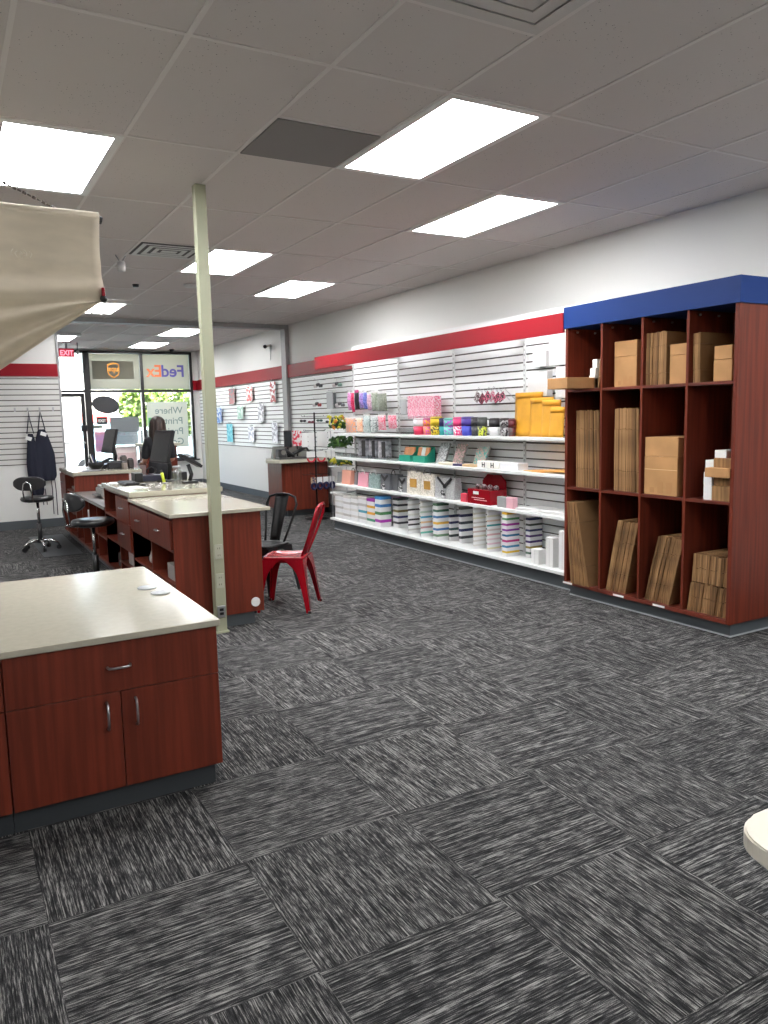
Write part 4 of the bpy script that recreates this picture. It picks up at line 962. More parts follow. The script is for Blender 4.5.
# yellow padded envelopes
ENVS = [(514.5, 541, 392.5, 4.97), (529.5, 551.5, 397.5, 4.945), (541, 559, 400, 4.92), (549, 563, 407, 4.895)]
for i, (a, c, pt, X) in enumerate(ENVS):
    y0, y1, _, _ = rect((a, 415), (c, 415), X); zt_ = ax((a+c)/2, pt, X).z
    def f(u, v): return (X+.012*v-.008*math.sin(PI*u)*math.sin(PI*v), y1+(y0-y1)*u-.012*v, S1+.001+(zt_-S1)*v)
    t2 = thing('padded_envelope', ['tallest yellow padded envelope standing at the back', 'second tallest yellow padded envelope of the standing row', 'third tallest yellow padded envelope of the standing row', 'shortest yellow padded envelope standing in front at right'][i], 'envelope', (X, (y0+y1)/2, S1), 'yellow envelopes on the top shelf')
    B().grid(f, 8, 8, .010).build('pocket', ENV, t2)
    B().grid(lambda u, v: (X-.002, y1+(y0-y1)*(u*.96+.02)-.012, zt_-.001-.05*v), 4, 2, .004).build('flap', mat('yellow_paper_flap', (232, 166, 44), .6), t2)
# white mailer boxes at the right end of the wall
WB = [(549, 568, 333.5, 364, 5.02, 'large white flat box high on the wall beside red canopy'), (532.5, 546, 352, 366, 5.06, 'small white flat box on the wall below canopy'), (527.5, 547, 372.5, 396, 5.0, 'square white board on the wall behind yellow envelopes'), (556, 566, 367, 378, 5.03, 'small white box on wall above the protruding kraft box'), (555.5, 566, 389.5, 397.5, 5.03, 'small white box on wall below the protruding kraft box')]
for i, (a, c, pt, pb, X, lb) in enumerate(WB):
    y0, y1, z0, z1 = rect((a, pt), (c, pb), X)
    t2 = thing('white_box', lb, 'box', (X, (y0+y1)/2, z0), 'white boxes on the slatted wall')
    B().box(X, X+.07, y0, y1, z0, z1, .002).build('carton', WPAPER, t2)
    B().box(X+.02, XG-.0185, (y0+y1)/2-.01, (y0+y1)/2+.01, z0-.012, z0-.002).build('bracket', STEEL, t2)
# -- shelf 2
def S2box(px0, px1, pt, X, dep, m, name, lb, cat, group=None): return sidebox(name, lb, cat, px0, px1, pt, 462, X, dep, m, S2, group)
for i, (a, c, pt) in enumerate(((358.5, 367, 438.5), (369.5, 376.5, 439), (378.5, 387, 440))):
    y0, y1, z0, z1 = rect((a, pt), (c, 455), 4.98)
    t2 = thing('silver_pouch', 'shiny silver and black standing pouch, %s from left on second shelf' % ORD[i+1], 'pouch', (4.98, (y0+y1)/2, S2), 'silver pouches on the second shelf')
    B().box(4.96, 5.06, y0, y1, S2, z1, .02, 3).build('pouch', mat('silver_film', (206, 206, 212), .3, metal=.25, rgb2=(140, 140, 148), vs=(20, 20, 20)), t2)
    B().box(4.955, 4.9595, y0+.005, y0+(y1-y0)*.45, S2+.02, z1-.02).build('black_panel', BLACK, t2)
for i, (a, c) in enumerate(((337, 350), (351, 366), (368, 384), (386, 397))):
    y0, y1, _, _ = rect((a, 459), (c, 459), 4.86)
    tag(B().box(4.86, 4.98, y0, y1, S2, S2+.004).box(4.86, 4.864, y0, y1, S2+.004, S2+.045).box(4.976, 4.98, y0, y1, S2+.004, S2+.045).box(4.864, 4.976, y0, y0+.004, S2+.004, S2+.045).box(4.864, 4.976, y1-.004, y1, S2+.004, S2+.045).build('clear_bin', CLEAR), 'shallow clear bin on the second shelf, %s from the left' % ORD[i+1], 'bin', 'clear bins on the second shelf')
for i, (a, c, a2) in enumerate(((399, 410, 446.5), (412.5, 424.5, 447))):
    X = 4.90; y0, y1, _, z1 = rect((a, a2), (c, a2), X); z1 = ax(a, a2, X).z
    t2 = thing('display_box', ['teal display box of tan packs, left of the two', 'teal display box of tan and white packs, right of the two'][i], 'display box', (X, (y0+y1)/2, S2), 'teal display boxes on the second shelf')
    h = (z1-S2)
    B().box(X, X+.15, y0, y1, S2, S2+h*.42, .002).prism([(X+.15, y0, S2+h*.42), (X+.02, y0, S2+h*.42), (X+.15, y0, S2+h)], (0, .006, 0)).box(X+.144, X+.15, y0, y1, S2+h*.42, S2+h).build('tray', cm((24, 140, 116)), t2)
    n = 3
    for k in range(n):
        w = (y1-y0-.02)/n; yy = y1-.008-k*w
        B().obox(Matrix.Translation((X+.08, yy-w/2, S2+h*.7)) @ Matrix.Rotation(.25, 4, 'Y'), .02, w*.9, h*.55, .002).build('pack', WPAPER if (i == 1 and k == 1) else cm((206, 140, 96)), t2)
for i, (a, c, pt, c1, c2_, nm) in enumerate(((434.5, 445, 443, (120, 124, 122), (190, 194, 194), 'grey card book'), (451, 462, 444, (190, 150, 150), (120, 124, 110), 'rose patterned card book'), (471, 484, 447, (90, 170, 160), (200, 160, 150), 'teal patterned card book'))):
    X = 4.92; y0, y1, _, _ = rect((a, 455), (c-2, 455), X); z1 = ax(a, pt, X).z
    t2 = thing('card_book', '%s leaning on second shelf' % nm, 'book', (X, (y0+y1)/2, S2), 'leaning card books on the second shelf')
    M_ = Matrix.Translation((X+.06, (y0+y1)/2, (S2+z1)/2+.006)) @ Matrix.Rotation(.38, 4, 'Y')
    B().obox(M_, .012, y1-y0, (z1-S2)*1.02, .002).build('cover', pat(c1, c2_, 40), t2)
    B().obox(M_ @ Matrix.Translation((.016, 0, 0)), .018, (y1-y0)*.96, (z1-S2)*.98, .001).build('pages', cm((150, 150, 146)), t2)
for i, (a, c, pt, col, lb) in enumerate(((438, 451.5, 462.5, (226, 220, 200), 'low cream box at front of second shelf'), (452.5, 461, 464, (44, 40, 84), 'low navy box at front of second shelf'), (462, 475, 464.5, (198, 170, 130), 'low tan box at front of second shelf'), (477, 499, 461.5, (232, 230, 224), 'white box with two black marks on second shelf'), (500, 518, 463, (226, 226, 228), 'plain white tray beside the black marked box'))):
    o, (y0, y1, z0, z1) = S2box(a, c, pt, 4.86, .13, cm(col), 'card_box', lb, 'box')
    if i == 3:
        for k in (.3, .7):
            yy = y1-(y1-y0)*k; B().box(4.857, 4.8599, yy-.025, yy-.015, z0+.01, z1-.01).box(4.857, 4.8599, yy+.015, yy+.025, z0+.01, z1-.01).box(4.857, 4.8599, yy-.015, yy+.015, (z0+z1)/2-.005, (z0+z1)/2+.005).build('black_mark', BLACK, o)
for i in range(4):
    a = ax(520+i*9, 470, 4.9).y
    tag(B().obox(Matrix.Translation((4.97, a-.25, S2+.004+.007*i)) @ Matrix.Rotation(.12*(i-1.5), 4, 'Z'), .22, .34, .006, .001).build('flat_envelope', cm((222, 166, 92))), 'flat tan envelope on the second shelf, %s from the bottom' % ORD[i+1], 'envelope', 'flat envelopes on the second shelf')
# -- shelf 3 gift bags
def giftbag(a, c, pt, col, lb, X=4.86, dep=.12, handle=None, tagm=None, patm=None, ribbon=None):
    y0, y1, _, _ = rect((a, 480), (c, 480), X); z1 = ax((a+c)/2, pt, X).z
    t2 = thing('gift_bag', lb, 'gift bag', (X, (y0+y1)/2, S3), 'gift bags on the third shelf')
    B().hexa([(X, y0, S3), (X+dep, y0, S3), (X+dep, y1, S3), (X, y1, S3), (X+.015, y0, z1), (X+dep-.03, y0, z1), (X+dep-.03, y1, z1), (X+.015, y1, z1)], .002).build('bag', patm or cm(col), t2)
    ym = (y0+y1)/2; w = (y1-y0)*.25
    if handle: B().tube([(X+.01, ym-w, z1-.01)]+[(X, ym-w*math.cos(k*PI/8), z1+.055*math.sin(k*PI/8)) for k in range(9)]+[(X+.01, ym+w, z1-.01)], .005, 6).build('handle', handle, t2)
    h = z1-S3
    if tagm: B().box(X-.006, X+.006, ym-w*.9, ym+w*.9, S3+h*.30, S3+h*.68, .002).build('square_label', tagm, t2)
    if ribbon:
        B().obox(Matrix.Translation((X-.004, ym+w*.5, S3+h*.78)) @ Matrix.Rotation(.6, 4, 'X'), .006, (y1-y0)*.5, .03).obox(Matrix.Translation((X-.004, ym-w*.7, S3+h*.78)) @ Matrix.Rotation(-.6, 4, 'X'), .006, (y1-y0)*.5, .03).build('ribbon', BLACK, t2)
        B().obox(Matrix.Translation((X-.014, ym+.01, S3+h*.24)) @ Matrix.Rotation(-.5, 4, 'X'), .006, .07, .085).build('hang_tag', pat((30, 30, 32), (200, 200, 200), 22), t2)
giftbag(337, 341.5, 472, (150, 150, 150), 'grey gift bag half hidden at left end of third shelf', X=4.95)
giftbag(341.5, 350, 470.5, (214, 150, 130), 'salmon gift bag at left end of third shelf')
giftbag(350.5, 356.5, 472, (140, 140, 142), 'grey gift bag between salmon and pink bags', X=4.92, handle=BLACK)
giftbag(357.5, 367, 473, (220, 150, 165), 'pink gift bag with white handle', handle=WPAPER)
giftbag(368, 379, 474, (140, 158, 154), 'grey green gift bag with white handle', handle=WPAPER, patm=pat((140, 158, 154), (110, 130, 128), 30))
giftbag(380, 389, 474, (96, 98, 102), 'charcoal gift bag with black hang tag', ribbon=True)
giftbag(390, 397, 474.5, (90, 92, 94), 'charcoal gift bag with black handle', handle=BLACK, X=4.9)
giftbag(397.8, 406, 478, (130, 132, 134), 'mid grey gift bag with black knot', X=4.88, ribbon=True)
CRM = pat((226, 220, 208), (196, 190, 176), 30); GLD = cm((186, 140, 60))
giftbag(406.5, 420, 471.5, (0, 0, 0), 'cream gift bag with gold square, left of the pair', tagm=GLD, patm=CRM, handle=GREYP)
giftbag(420.5, 433.5, 474, (0, 0, 0), 'cream gift bag with gold square, right of the pair', tagm=GLD, patm=CRM, handle=GREYP)
giftbag(434.5, 454, 478, (0, 0, 0), 'speckled silver gift bag with black ribbon cross', patm=pat((150, 152, 152), (180, 182, 182), 60), ribbon=True)
# red display box
X = 4.83; y0, y1, _, _ = rect((467.5, 490), (490, 490), X); h = ax(470, 488.5, X).z-S3
t2 = thing('red_display_box', 'open red counter display box with small items on third shelf', 'display box', (X, (y0+y1)/2, S3))
B().box(X, X+.22, y0, y1, S3, S3+h, .003).build('base', REDM, t2)
hw = (y1-y0)/2; ym = (y0+y1)/2
B().prism([(X+.20, ym+hw, S3+h), (X+.20, ym+hw, S3+h*1.5), (X+.20, ym+hw*.55, S3+h*1.95), (X+.20, ym-hw*.55, S3+h*1.95), (X+.20, ym-hw, S3+h*1.5), (X+.20, ym-hw, S3+h)], (.015, 0, 0)).build('lid', REDM, t2)
for k in range(4):
    yy = y1-.04-k*(y1-y0-.06)/3.2; B().ball((X+.11, yy, S3+h+.02), .03, (1, 1, .9), 12, 8).build('trinket', pat((60, 50, 54), (200, 180, 184), 50), t2)
B().box(X-.003, X, ym+.0, ym+.09, S3+h*.66, S3+h*.86).build('white_label', WPAPER, t2)
B().box(X-.002, X, ym-.10, ym+.12, S3+h*.40, S3+h*.44).box(X-.002, X, ym-.14, ym+.08, S3+h*.27, S3+h*.31).build('print_lines', cm((236, 170, 176)), t2)
for a, c, pt, col, lb in ((460.5, 466.5, 493.5, (206, 60, 80), 'small red box left of the red display box'), (497, 505.5, 497, (150, 150, 150), 'small grey box right of the red display box'), (506, 513, 497.5, (220, 170, 180), 'small pinkish box next to the white paper stacks')):
    sidebox('small_box', lb, 'box', a, c, pt, 500, 4.83, .06, cm(col), S3)
for i, (a, c, dz) in enumerate(((512, 540, 0), (516, 538, .012), (534, 566, 0), (540, 566, .012))):
    y0, y1, _, _ = rect((a, 505), (c, 505), 4.84); tag(B().obox(Matrix.Translation((4.97, (y0+y1)/2, S3+.006+dz)) @ Matrix.Rotation(.05*(i-1), 4, 'Z'), .24, y1-y0, .011, .001).build('paper_pack', WPAPER), 'flat white paper pack on third shelf, %s' % ['left stack, lower', 'left stack, upper', 'right stack, lower', 'right stack, upper'][i], 'paper', 'white paper packs on the third shelf')
# -- shelf 4 stacks of boxes
PALE = [(206, 202, 196), (190, 186, 182), (214, 212, 206), (184, 182, 176)]
STK = [('first stack from left', 335, 342.5, 494, 514.5, 4, [PALE[0], PALE[1], PALE[2], PALE[3]], 4.80), ('second stack from left', 343.3, 350, 496, 517, 4, [PALE[3], PALE[2], PALE[1], PALE[0]], 4.80), ('third stack from left', 350.8, 357.8, 496.5, 519.5, 4, [PALE[0], PALE[2], PALE[3], PALE[1]], 4.80), ('fourth stack from left', 358.5, 366.3, 497, 521.5, 4, [PALE[3], (80, 160, 176), PALE[1], PALE[0]], 4.80), ('fifth stack from left', 367, 374.3, 499, 523.5, 4, [(80, 150, 120), (222, 160, 50), (224, 170, 60), (160, 50, 160)], 4.80),
       ('sixth stack from left', 375, 391.5, 497.5, 526, 4, [(160, 50, 160), (74, 130, 80), (70, 130, 190), (70, 140, 196)], 4.80), ('rear stack behind sixth', 393, 409, 499, 521, 5, [(60, 60, 66), (40, 50, 100), (120, 106, 60), (40, 44, 50), (50, 60, 60)], 4.96),
       ('seventh stack from left', 408, 419.5, 500, 532, 7, [PALE[1], (60, 56, 56), (52, 50, 52), PALE[2], (60, 56, 56), PALE[0], PALE[3]], 4.80), ('eighth stack from left', 421, 432, 502, 535.5, 7, [(100, 180, 160), (190, 150, 150), (226, 190, 150), (80, 160, 190), (180, 196, 180), (200, 200, 190), PALE[0]], 4.80), ('ninth stack from left', 433, 449, 504.5, 539, 6, [(110, 140, 110), (60, 110, 170), (232, 180, 70), (70, 120, 170), (70, 110, 90), (60, 96, 70)], 4.80),
       ('rear stack right of ninth', 450.5, 460.5, 516, 538.5, 4, [(60, 70, 70), (50, 80, 80), (44, 50, 90), (40, 46, 80)], 4.90), ('rear stack left of tenth', 461, 470.5, 508, 538, 5, [(60, 64, 70), (40, 50, 90), (50, 60, 66), (40, 44, 84), (90, 90, 80)], 4.90),
       ('tenth stack from left', 473, 486, 509.5, 548.5, 9, [PALE[2], PALE[0], (206, 200, 180), (196, 176, 170), (190, 176, 160), PALE[1], (210, 206, 180), (200, 196, 180), PALE[2]], 4.80), ('eleventh stack from left', 487, 500.5, 512, 551.5, 9, [(214, 208, 170), (220, 190, 200), (216, 196, 200), (210, 170, 170), (206, 190, 184), (60, 150, 150), (216, 190, 170), (210, 206, 180), PALE[2]], 4.80),
       ('bright twelfth stack', 502, 519.5, 513.5, 554.5, 8, [(226, 186, 50), (60, 130, 170), (190, 50, 120), (30, 110, 150), (140, 60, 160), (160, 50, 150), (80, 140, 90), (230, 180, 40)], 4.80), ('rear stack behind twelfth', 525.5, 542.5, 519, 550, 7, [(80, 110, 90), (150, 130, 60), (70, 50, 110), (80, 50, 110), (50, 56, 100), (60, 70, 60), (36, 46, 90)], 4.94)]
WC = mat('white_card', (228, 228, 228), .5); 
for nm, a, c, pt, pb, n, cols, X in STK:
    # right px edge includes the visible -Y side of the stack; split front/side
    ya = ax(a, (pt+pb)/2, X).y; dep = .16 if (c-a) > 9 else .13
    yc = ax(c, (pt+pb)/2, X+dep).y if (c-a) > 9 else ax(c, (pt+pb)/2, X).y
    zt_ = ax((a+c)/2, pt, X).z; h = (zt_-S4)/n; rnd = random.Random(int(a))
    for k in range(n):
        j = rnd.uniform(-.004, .004); col = cols[k % len(cols)]
        t2 = thing('card_box', 'white box with %s band, %s from bottom, %s on bottom shelf' % ('coloured' if max(col)-min(col) > 35 else 'pale' if max(col) > 150 else 'dark', ORD[k+1], nm), 'box', (X+dep/2, (ya+yc)/2, S4+k*h), 'boxes stacked on the bottom shelf')
        x0, x1, y0, y1, z0 = X+j, X+dep+j, yc+j+.002, ya+j-.002, S4+k*h
        B().box(x0, x1, y0, y1, z0+.0004, z0+h*.62, .0015).build('carton', WC, t2)
        B().box(x0-.001, x1+.001, y0-.001, y1+.001, z0+h*.62+.0004, z0+h-.001, .001).build('lid', cm(col, .45), t2)
for a, c, pt, X, dep, lb in ((531, 538.5, 548.5, 4.77, .09, 'small white cube box at right end of bottom shelf'), (545.5, 553, 537, 4.79, .13, 'tall white box near right end of bottom shelf'), (558.5, 566, 530.5, 4.79, .13, 'taller white box partly behind the cherry shelf side')):
    y0, y1, _, _ = rect((a, 555), (c, 555), X); zt_ = ax(a, pt, X).z
    t2 = thing('white_carton', lb, 'box', (X, (y0+y1)/2, S4)); B().box(X, X+dep, y0, y1, S4, zt_, .003).build('carton', WPAPER, t2)
    B().box(X-.0006, X+.0005, (y0+y1)/2-.001, (y0+y1)/2+.001, S4+.01, zt_-.005).box(X, X+dep, (y0+y1)/2-.001, (y0+y1)/2+.001, zt_, zt_+.0006).build('seam', GREYP, t2)
# -- wire display with greenery at the left end
xg, yg = 5.0, 10.14
t = thing('wire_tier_stand', 'white wire tier stand with greenery at left end of shelves', 'display stand', (xg, yg, 0))
b = B()
for dx, dy in ((-.10, .06), (.14, .06)): b.tube([(xg+dx, yg+dy, 0), (xg+dx, yg+dy, 1.66)], .006, 6)
b.build('post', cm((170, 170, 175), .4), t); 
for z in (1.40, 1.13, .88, .50):
    b = B(); 
    for k, s in enumerate((1, .7, .4)): b.tube([(xg+.0+.2*s*math.cos(q*PI/10), yg-.07+.13*s*math.sin(q*PI/10), z) for q in range(20)], .005, 6, closed=True)
    b.tube([(xg-.2, yg-.07, z), (xg+.2, yg-.07, z)], .004, 6).tube([(xg, yg-.2, z), (xg, yg+.06, z)], .004, 6)
    b.tube([(xg-.10, yg+.06, z), (xg-.10, yg-.1, z)], .004, 6).tube([(xg+.14, yg+.06, z), (xg+.14, yg-.1, z)], .004, 6)
    b.build('wire_shelf', WHITE, t)
rnd = random.Random(5)
def plant(z, h, cols, label, x0=-.16, n=60):
    o = B(); 
    for m_ in cols: o.m(m_)
    for i in range(n):
        o.m(cols[rnd.randrange(len(cols))])
        c = Vector((xg+rnd.uniform(x0, .15), yg-.07+rnd.uniform(-.09, .09), z+.012+rnd.uniform(.01, h)))
        d = Vector((rnd.uniform(-1, 1), rnd.uniform(-1, 1), rnd.uniform(-.2, 1))).normalized()*rnd.uniform(.03, .055); s = d.cross(Vector((rnd.random(), rnd.random(), rnd.random()))).normalized()*.02
        o.grid(lambda u, v: c+d*(v-.5)*2+s*(u-.5)*2*math.sin(PI*(.08+.84*v))+Vector((0, 0, .01*math.sin(PI*v))), 2, 4, .003)
    o.ball((xg+.01, yg-.07, z+.012+h*.3), .06, (1.6, 1, h*5), 12, 8)
    tag(o.build('artificial_plant', None), label, 'plant')
GR1, GR2, YE, ORR = cm((70, 110, 40)), cm((48, 84, 44)), cm((214, 208, 60)), cm((226, 140, 60))
plant(1.406, .17, [GR1, YE, YE, GR2, ORR], 'bunch of yellow and green leaves on highest wire tier', n=80)
plant(1.136, .14, [GR1, GR2, GR2], 'dark green leaves on the second wire tier', n=80)
plant(.886, .07, [GR1, GR2, YE], 'low green leaves on the third wire tier', n=50)
# -- small things hooked on the far slatted wall left of the shelving
HK = [(318, 386, (70, 70, 74), 'dark bow cluster hooked high on right wall, left of two'), (337, 385, (120, 150, 140), 'green and pink bow cluster hooked high on right wall'), (317, 405, (150, 60, 60), 'small red and black bow hooked low on right wall'), (340, 405, (90, 96, 100), 'grey bow cluster hooked low on right wall near shelving')]
for cx, cy, col, lb in HK:
    p = ax(cx, cy, 5.42); t2 = thing('bow_cluster', lb, 'hair bow', p, 'bows hooked on right wall')
    for k in range(3):
        q = p+Vector((0, -.10+.1*k, .02*(k % 2))); o = B(); o.ball(q+Vector((0, .03, 0)), .035, (.5, 1, .8), 10, 6).ball(q-Vector((0, .03, 0)), .035, (.5, 1, .8), 10, 6).build('bow', [cm(col), cm((60, 58, 60)), cm((196, 190, 190))][k], t2)
    B().tube([(XR-.02, p.y, p.z+.10), (p.x-.05, p.y, p.z+.10), (p.x-.06, p.y, p.z+.12)], .004, 6).tube([(p.x, p.y, p.z+.1), (p.x, p.y, p.z)], .003, 5).build('hook', STEEL, t2)
p = ax(330, 400, 5.44); t2 = thing('hanging_pack', 'flat grey pack hooked on right wall beside the shelving', 'pack', p); B().box(5.43, 5.445, p.y-.11, p.y+.11, p.z-.14, p.z+.13, .003).build('sleeve', cm((170, 172, 174)), t2); B().box(5.45, 5.47, p.y-.16, p.y-.1, p.z-.12, p.z+.11).build('dark_edge', cm((80, 84, 84)), t2); B().tube([(XR-.02, p.y, p.z+.15), (5.41, p.y, p.z+.15)], .004).build('hook', STEEL, t2)
#%%BOOK
# ================================================================= BLUE TOPPED SHELF UNIT
X0, X1, Y0, Y1 = 4.63, 5.12, 3.385, 5.03
t = thing('shelf_cabinet', 'tall cherry pigeonhole shelf unit with a blue top fascia', 'shelf unit', (4.87, 4.2, 0))
pt_ = .022
DIV = [4.617, 4.203, 3.79]
b = B().box(X0, X1, Y0, Y0+.03, .10, 2.28, .0015); b.build('side_panel', WOOD, t)
B().box(X0, X1, Y1-.03, Y1, .10, 2.28, .0015).build('side_panel', WOOD, t)
for y in DIV: 
    d = B().box(X0+.002, X1-.02, y-pt_/2, y+pt_/2, .13, 2.28, .001).build('divider', WOOD, t)
    h_ = B()
    for xx in (X0+.06, X0+.36):
        z = .3
        while z < 2.2:
            h_.tube([(xx, y-pt_/2-.0004, z), (xx, y-pt_/2+.0005, z)], .003, 6).tube([(xx, y+pt_/2-.0005, z), (xx, y+pt_/2+.0004, z)], .003, 6); z += .032
    h_.build('peg_holes', cm((60, 24, 18)), d)
B().box(X1-.02, X1, Y0+.03, Y1-.03, .10, 2.28).build('back_panel', WOOD, t)
ys = [Y1-.03]+DIV+[Y0+.03]
BAYS = []
for i in range(4):
    ya, yb = ys[i+1]+(pt_/2 if i < 3 else 0), ys[i]-(pt_/2 if i > 0 else 0); BAYS.append((ya, yb))
    for z in (1.775, .953): B().box(X0+.004, X1-.02, ya+.0005, yb-.0005, z-.022, z, .001).build('shelf', WOODH, t)
ZB = .128
B().box(X0, X1-.02, Y0+.0305, Y1-.0305, .10, ZB, .001).build('bottom_panel', WOODH, t)
B().box(X0-.012, X1, Y0-.012, Y1+.012, 2.2805, 2.456, .002).build('blue_fascia', BLUE, t)
B().box(4.685, X1, Y0+.03, Y1-.02, 0, .0995).build('toe_kick', GREYTRIM, t); B().box(4.678, 4.685, Y0+.025, Y1-.02, 0, .010).box(4.685, X1, Y0+.023, Y0+.03, 0, .010).build('toe_edge', cm((158, 162, 164)), t)
for i in range(4): 
    o = B()
    for k in range(2): o.tube([(X0+.10+.2*k, BAYS[i][1]-.002, 2.25), (X0+.10+.2*k, BAYS[i][1]-.016, 2.25)], .008, 10)
    o.build('screw_cap', STEEL, t)
for i, yy in enumerate((4.985, 4.40, 3.995)): B().box(X0-.003, X0-.0002, yy-.055, yy+.055, .106, .122).build('price_label', WPAPER, t)
EDGE = [mat('board_edge_a', (146, 110, 73), .85, vary=.3, vs=(80, 80, 5), spec=.2), mat('board_edge_b', (120, 89, 58), .85, vary=.3, vs=(80, 80, 5), spec=.2), mat('board_edge_c', (164, 126, 86), .85, vary=.25, vs=(80, 80, 5), spec=.2)]
PLAINB = mat('board_face', (134, 102, 68), .85, vary=.08, vs=(5, 5, 5), spec=.2)
def sheets(y_left, n, th, H, z, tilt_top, where, x0=4.66, dep=.36, jit=.012, lo=.25, hi=.77, last_tilt=None):
    """n flattened cartons on edge, from y_left towards -Y; tilt_top = y shift of the tops"""
    rnd = random.Random(int(y_left*100)+n)
    y = y_left
    for k in range(n):
        h = H+rnd.uniform(-.006, .004); xf = x0+rnd.uniform(0, jit); tt = tilt_top if not callable(tilt_top) else tilt_top(k/(n-1))
        t2 = thing('flattened_carton', (where[1:] if where[0] == '*' else 'flattened cardboard carton, %s from left in %s' % (ORD[k+1], where)), 'cardboard box', (xf+dep/2, y-th/2, z), 'flattened cartons in the shelf unit')
        m = EDGE[rnd.randrange(3)]
        b = B()
        def seg(za, zb, ins):
            f = lambda q: tt*q/h
            b.hexa([(xf+ins, y-th+f(za), z+za), (xf+dep, y-th+f(za), z+za), (xf+dep, y-.0008+f(za), z+za), (xf+ins, y-.0008+f(za), z+za), (xf+ins, y-th+f(zb), z+zb), (xf+dep, y-th+f(zb), z+zb), (xf+dep, y-.0008+f(zb), z+zb), (xf+ins, y-.0008+f(zb), z+zb)])
        j1, j2 = rnd.uniform(-.006, .006), rnd.uniform(-.006, .006)
        seg(.0005, h*lo+j1-.0025, .002); b.m(EDGE[0]); seg(h*lo+j1, h*hi+j2, 0); seg(h*hi+j2+.0025, h, .002)
        if not b.mats: b.m(m)
        b.mats[0] = m
        if k == n-1: b.mats[:] = [PLAINB]*len(b.mats)
        b.build('board', None, t2)
        y -= th
    return y
def kraft(x0, x1, y0, y1, z0, z1, lb, seam=True, m=KRAFT, printed=False):
    t2 = thing('cardboard_box', lb, 'cardboard box', ((x0+x1)/2, (y0+y1)/2, z0))
    B().box(x0, x1, y0, y1, z0+.0004, z1, .004).build('carton', m, t2)
    if seam: B().box(x0-.0008, x0+.001, y0+.003, y1-.003, z0+(z1-z0)*.66, z0+(z1-z0)*.675).box(x0, x1, (y0+y1)/2-.02, (y0+y1)/2+.02, z1, z1+.0008).build('tape_seam', mat('tape_tan', (210, 172, 124), .4), t2)
    if printed:
        zz, w = z0+(z1-z0)*.06, (y1-y0)
        for a, c_, hh in ((.18, .32, .14), (.42, .58, .30), (.68, .84, .28)): B().box(x0-.0008, x0+.001, y1-w*c_, y1-w*a, zz, zz+(z1-z0)*hh).build('printed_mark', mat('print_brown', (168, 124, 78), .8), t2)
# top row ------------------------------------------------------------------
ZS1 = 1.7754
kraft(4.375, 4.90, 4.73, 4.965, ZS1, ZS1+.088, 'long flat kraft box sticking out of the top left pigeonhole', False, KRAFT)
for i, (y0, y1, z0, z1) in enumerate(((4.655, 4.70, 0, .105), (4.655, 4.70, .1055, .165), (4.648, 4.685, .1655, .235))):
    y0 += .075; y1 += .09
    tag(B().box(4.67+.01*i, 4.80, y0, y1, ZS1+z0+.0003, ZS1+z1, .002).build('white_box', WPAPER), 'small white box in top left pigeonhole, %s of three stacked' % ['lowest', 'middle', 'topmost'][i], 'box', 'small white boxes in the top left pigeonhole')
sheets(4.70, 1, .018, .37, ZS1, -.048, '*tall flattened cardboard carton leaning in the top left pigeonhole')
kraft(4.70, 5.02, 4.315, 4.545, ZS1, ZS1+.235, 'lower tan box in the second pigeonhole of top row', False, printed=True)
kraft(4.70, 5.02, 4.315, 4.545, ZS1+.2355, ZS1+.355, 'upper tan box in the second pigeonhole of top row', False)
e = sheets(4.19, 10, .0185, .385, ZS1, 0, 'third pigeonhole of top row', lo=.22, hi=.73)
kraft(4.68, 4.95, 3.82, 3.985, ZS1, ZS1+.205, 'lower kraft box in third pigeonhole of top row', False)
kraft(4.68, 4.95, 3.82, 3.985, ZS1+.2055, ZS1+.285, 'upper kraft box in third pigeonhole of top row', False)
sheets(3.772, 4, .017, .345, ZS1, .008, 'right pigeonhole of top row', lo=.27)
kraft(4.66, 4.90, 3.450, 3.595, ZS1, ZS1+.145, 'lower kraft box in right pigeonhole of top row', False)
kraft(4.66, 4.90, 3.453, 3.592, ZS1+.1455, ZS1+.24, 'upper kraft box in right pigeonhole of top row', False)
# middle row ---------------------------------------------------------------
ZS2 = .9534
sheets(4.93, 14, .0195, .645, ZS2, lambda q: .004+.028*q*(1-.4*q), 'left pigeonhole of middle row', lo=.25, hi=.76)
sheets(4.50, 14, .0185, .655, ZS2, lambda q: .002+.016*q, 'second pigeonhole of middle row', lo=.25, hi=.75)
kraft(4.645, 5.0, 3.865, 4.172, ZS2, ZS2+.29, 'large lower tan box in third pigeonhole of middle row', True, printed=True)
kraft(4.648, 5.0, 3.865, 4.172, ZS2+.2905, ZS2+.435, 'upper tan box in third pigeonhole of middle row', False)
WS = [(4.66, 3.60, 3.648, 0, .105), (4.66, 3.60, 3.65, .1055, .195), (4.67, 3.60, 3.645, .1955, .28)]
for i, (x, y0, y1, z0, z1) in enumerate(WS):
    tag(B().box(x, x+.16, y0-.02, y1, ZS2+z0+.0003, ZS2+z1, .002).build('white_box', WPAPER), 'white box in right pigeonhole of middle row, %s of the left stack' % ['lowest', 'middle', 'topmost'][i], 'box', 'white boxes in the right pigeonhole')
for i, (y0, y1, z0, z1, xx) in enumerate(((3.418, 3.565, 0, .105, 4.64), (3.418, 3.568, .1055, .165, 4.66), (3.418, 3.60, .1655, .232, 4.605), (3.418, 3.565, .2325, .298, 4.65))):
    kraft(xx, xx+.18, y0, y1, ZS2+z0, ZS2+z1, 'small kraft box in right pigeonhole of middle row, %s of its stack' % ['lowest', 'second', 'third', 'fourth'][i], False, KRAFTD if i != 2 else KRAFT)
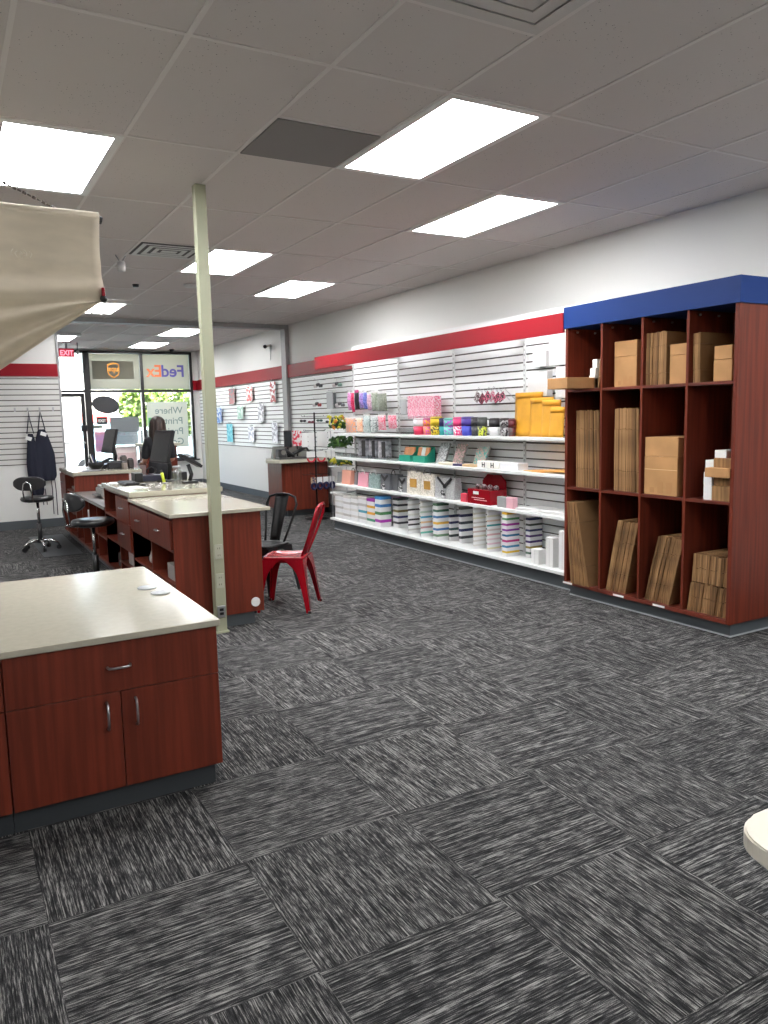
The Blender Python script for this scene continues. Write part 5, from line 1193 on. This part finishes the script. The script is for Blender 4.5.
tag(B().box(4.67, 4.83, 3.48, 3.572, ZS2+.2985, ZS2+.352, .002).build('white_box', WPAPER), 'white box on top of the small kraft boxes in right pigeonhole', 'box')
# bottom row ---------------------------------------------------------------
sheets(4.925, 9, .0235, .70, ZB, lambda q: .055+.10*q, 'left pigeonhole of bottom row', x0=4.60, dep=.46, lo=.24, hi=.75)
sheets(4.575, 11, .0185, .585, ZB, -.125, 'second pigeonhole of bottom row', lo=.26, hi=.70)
sheets(4.165, 12, .0195, .515, ZB, -.125, 'third pigeonhole of bottom row', lo=.28, hi=.75)
sheets(3.765, 14, .0225, .215, ZB, -.028, 'lower layer of bottom right pigeonhole', lo=.5, hi=.505)
sheets(3.735, 13, .0235, .205, ZB+.221, -.012, 'upper layer of bottom right pigeonhole', lo=.5, hi=.505)
#%%CAM
# ================================================================= LIGHT, CAMERA
wd = bpy.data.worlds.new('sky'); SC.world = wd; wd.use_nodes = True
nt = wd.node_tree; bg = nt.nodes['Background']
sky = nt.nodes.new('ShaderNodeTexSky'); sky.sky_type = 'NISHITA'; sky.sun_disc = False; sky.sun_elevation = math.radians(55); sky.sun_rotation = math.radians(180)
sky.dust_density = 3; sky.altitude = 100
nt.links.new(sky.outputs[0], bg.inputs[0]); bg.inputs[1].default_value = 1.6
su = bpy.data.lights.new('sun', 'SUN'); su.energy = 40; su.angle = math.radians(1.5); su.color = (1, .96, .9)
so = bpy.data.objects.new('sun', su); COL.objects.link(so); so.rotation_euler = (math.radians(38), 0, math.radians(-20)); so.location = (0, 0, 12)
cam = bpy.data.cameras.new('camera'); co = bpy.data.objects.new('camera', cam); COL.objects.link(co)
cam.sensor_fit = 'VERTICAL'; cam.sensor_height = 24; cam.sensor_width = 18; cam.lens = F/1024*24; cam.clip_start = .05; cam.clip_end = 200
Mx = Matrix((( rt.x, up.x, -fw.x, 0), (rt.y, up.y, -fw.y, 0), (rt.z, up.z, -fw.z, CH), (0, 0, 0, 1)))
co.matrix_world = Mx
SC.camera = co
SC.view_settings.view_transform = 'Standard'; SC.view_settings.look = 'None'; SC.view_settings.gamma = 1; SC.view_settings.exposure = .25; SC.view_settings.use_curve_mapping = False
SC.cycles.max_bounces = 8; SC.cycles.diffuse_bounces = 5; SC.cycles.transparent_max_bounces = 16
SC.cycles.sample_clamp_indirect = 6; SC.cycles.caustics_reflective = False; SC.cycles.caustics_refractive = False
SC.cycles.use_denoising = True
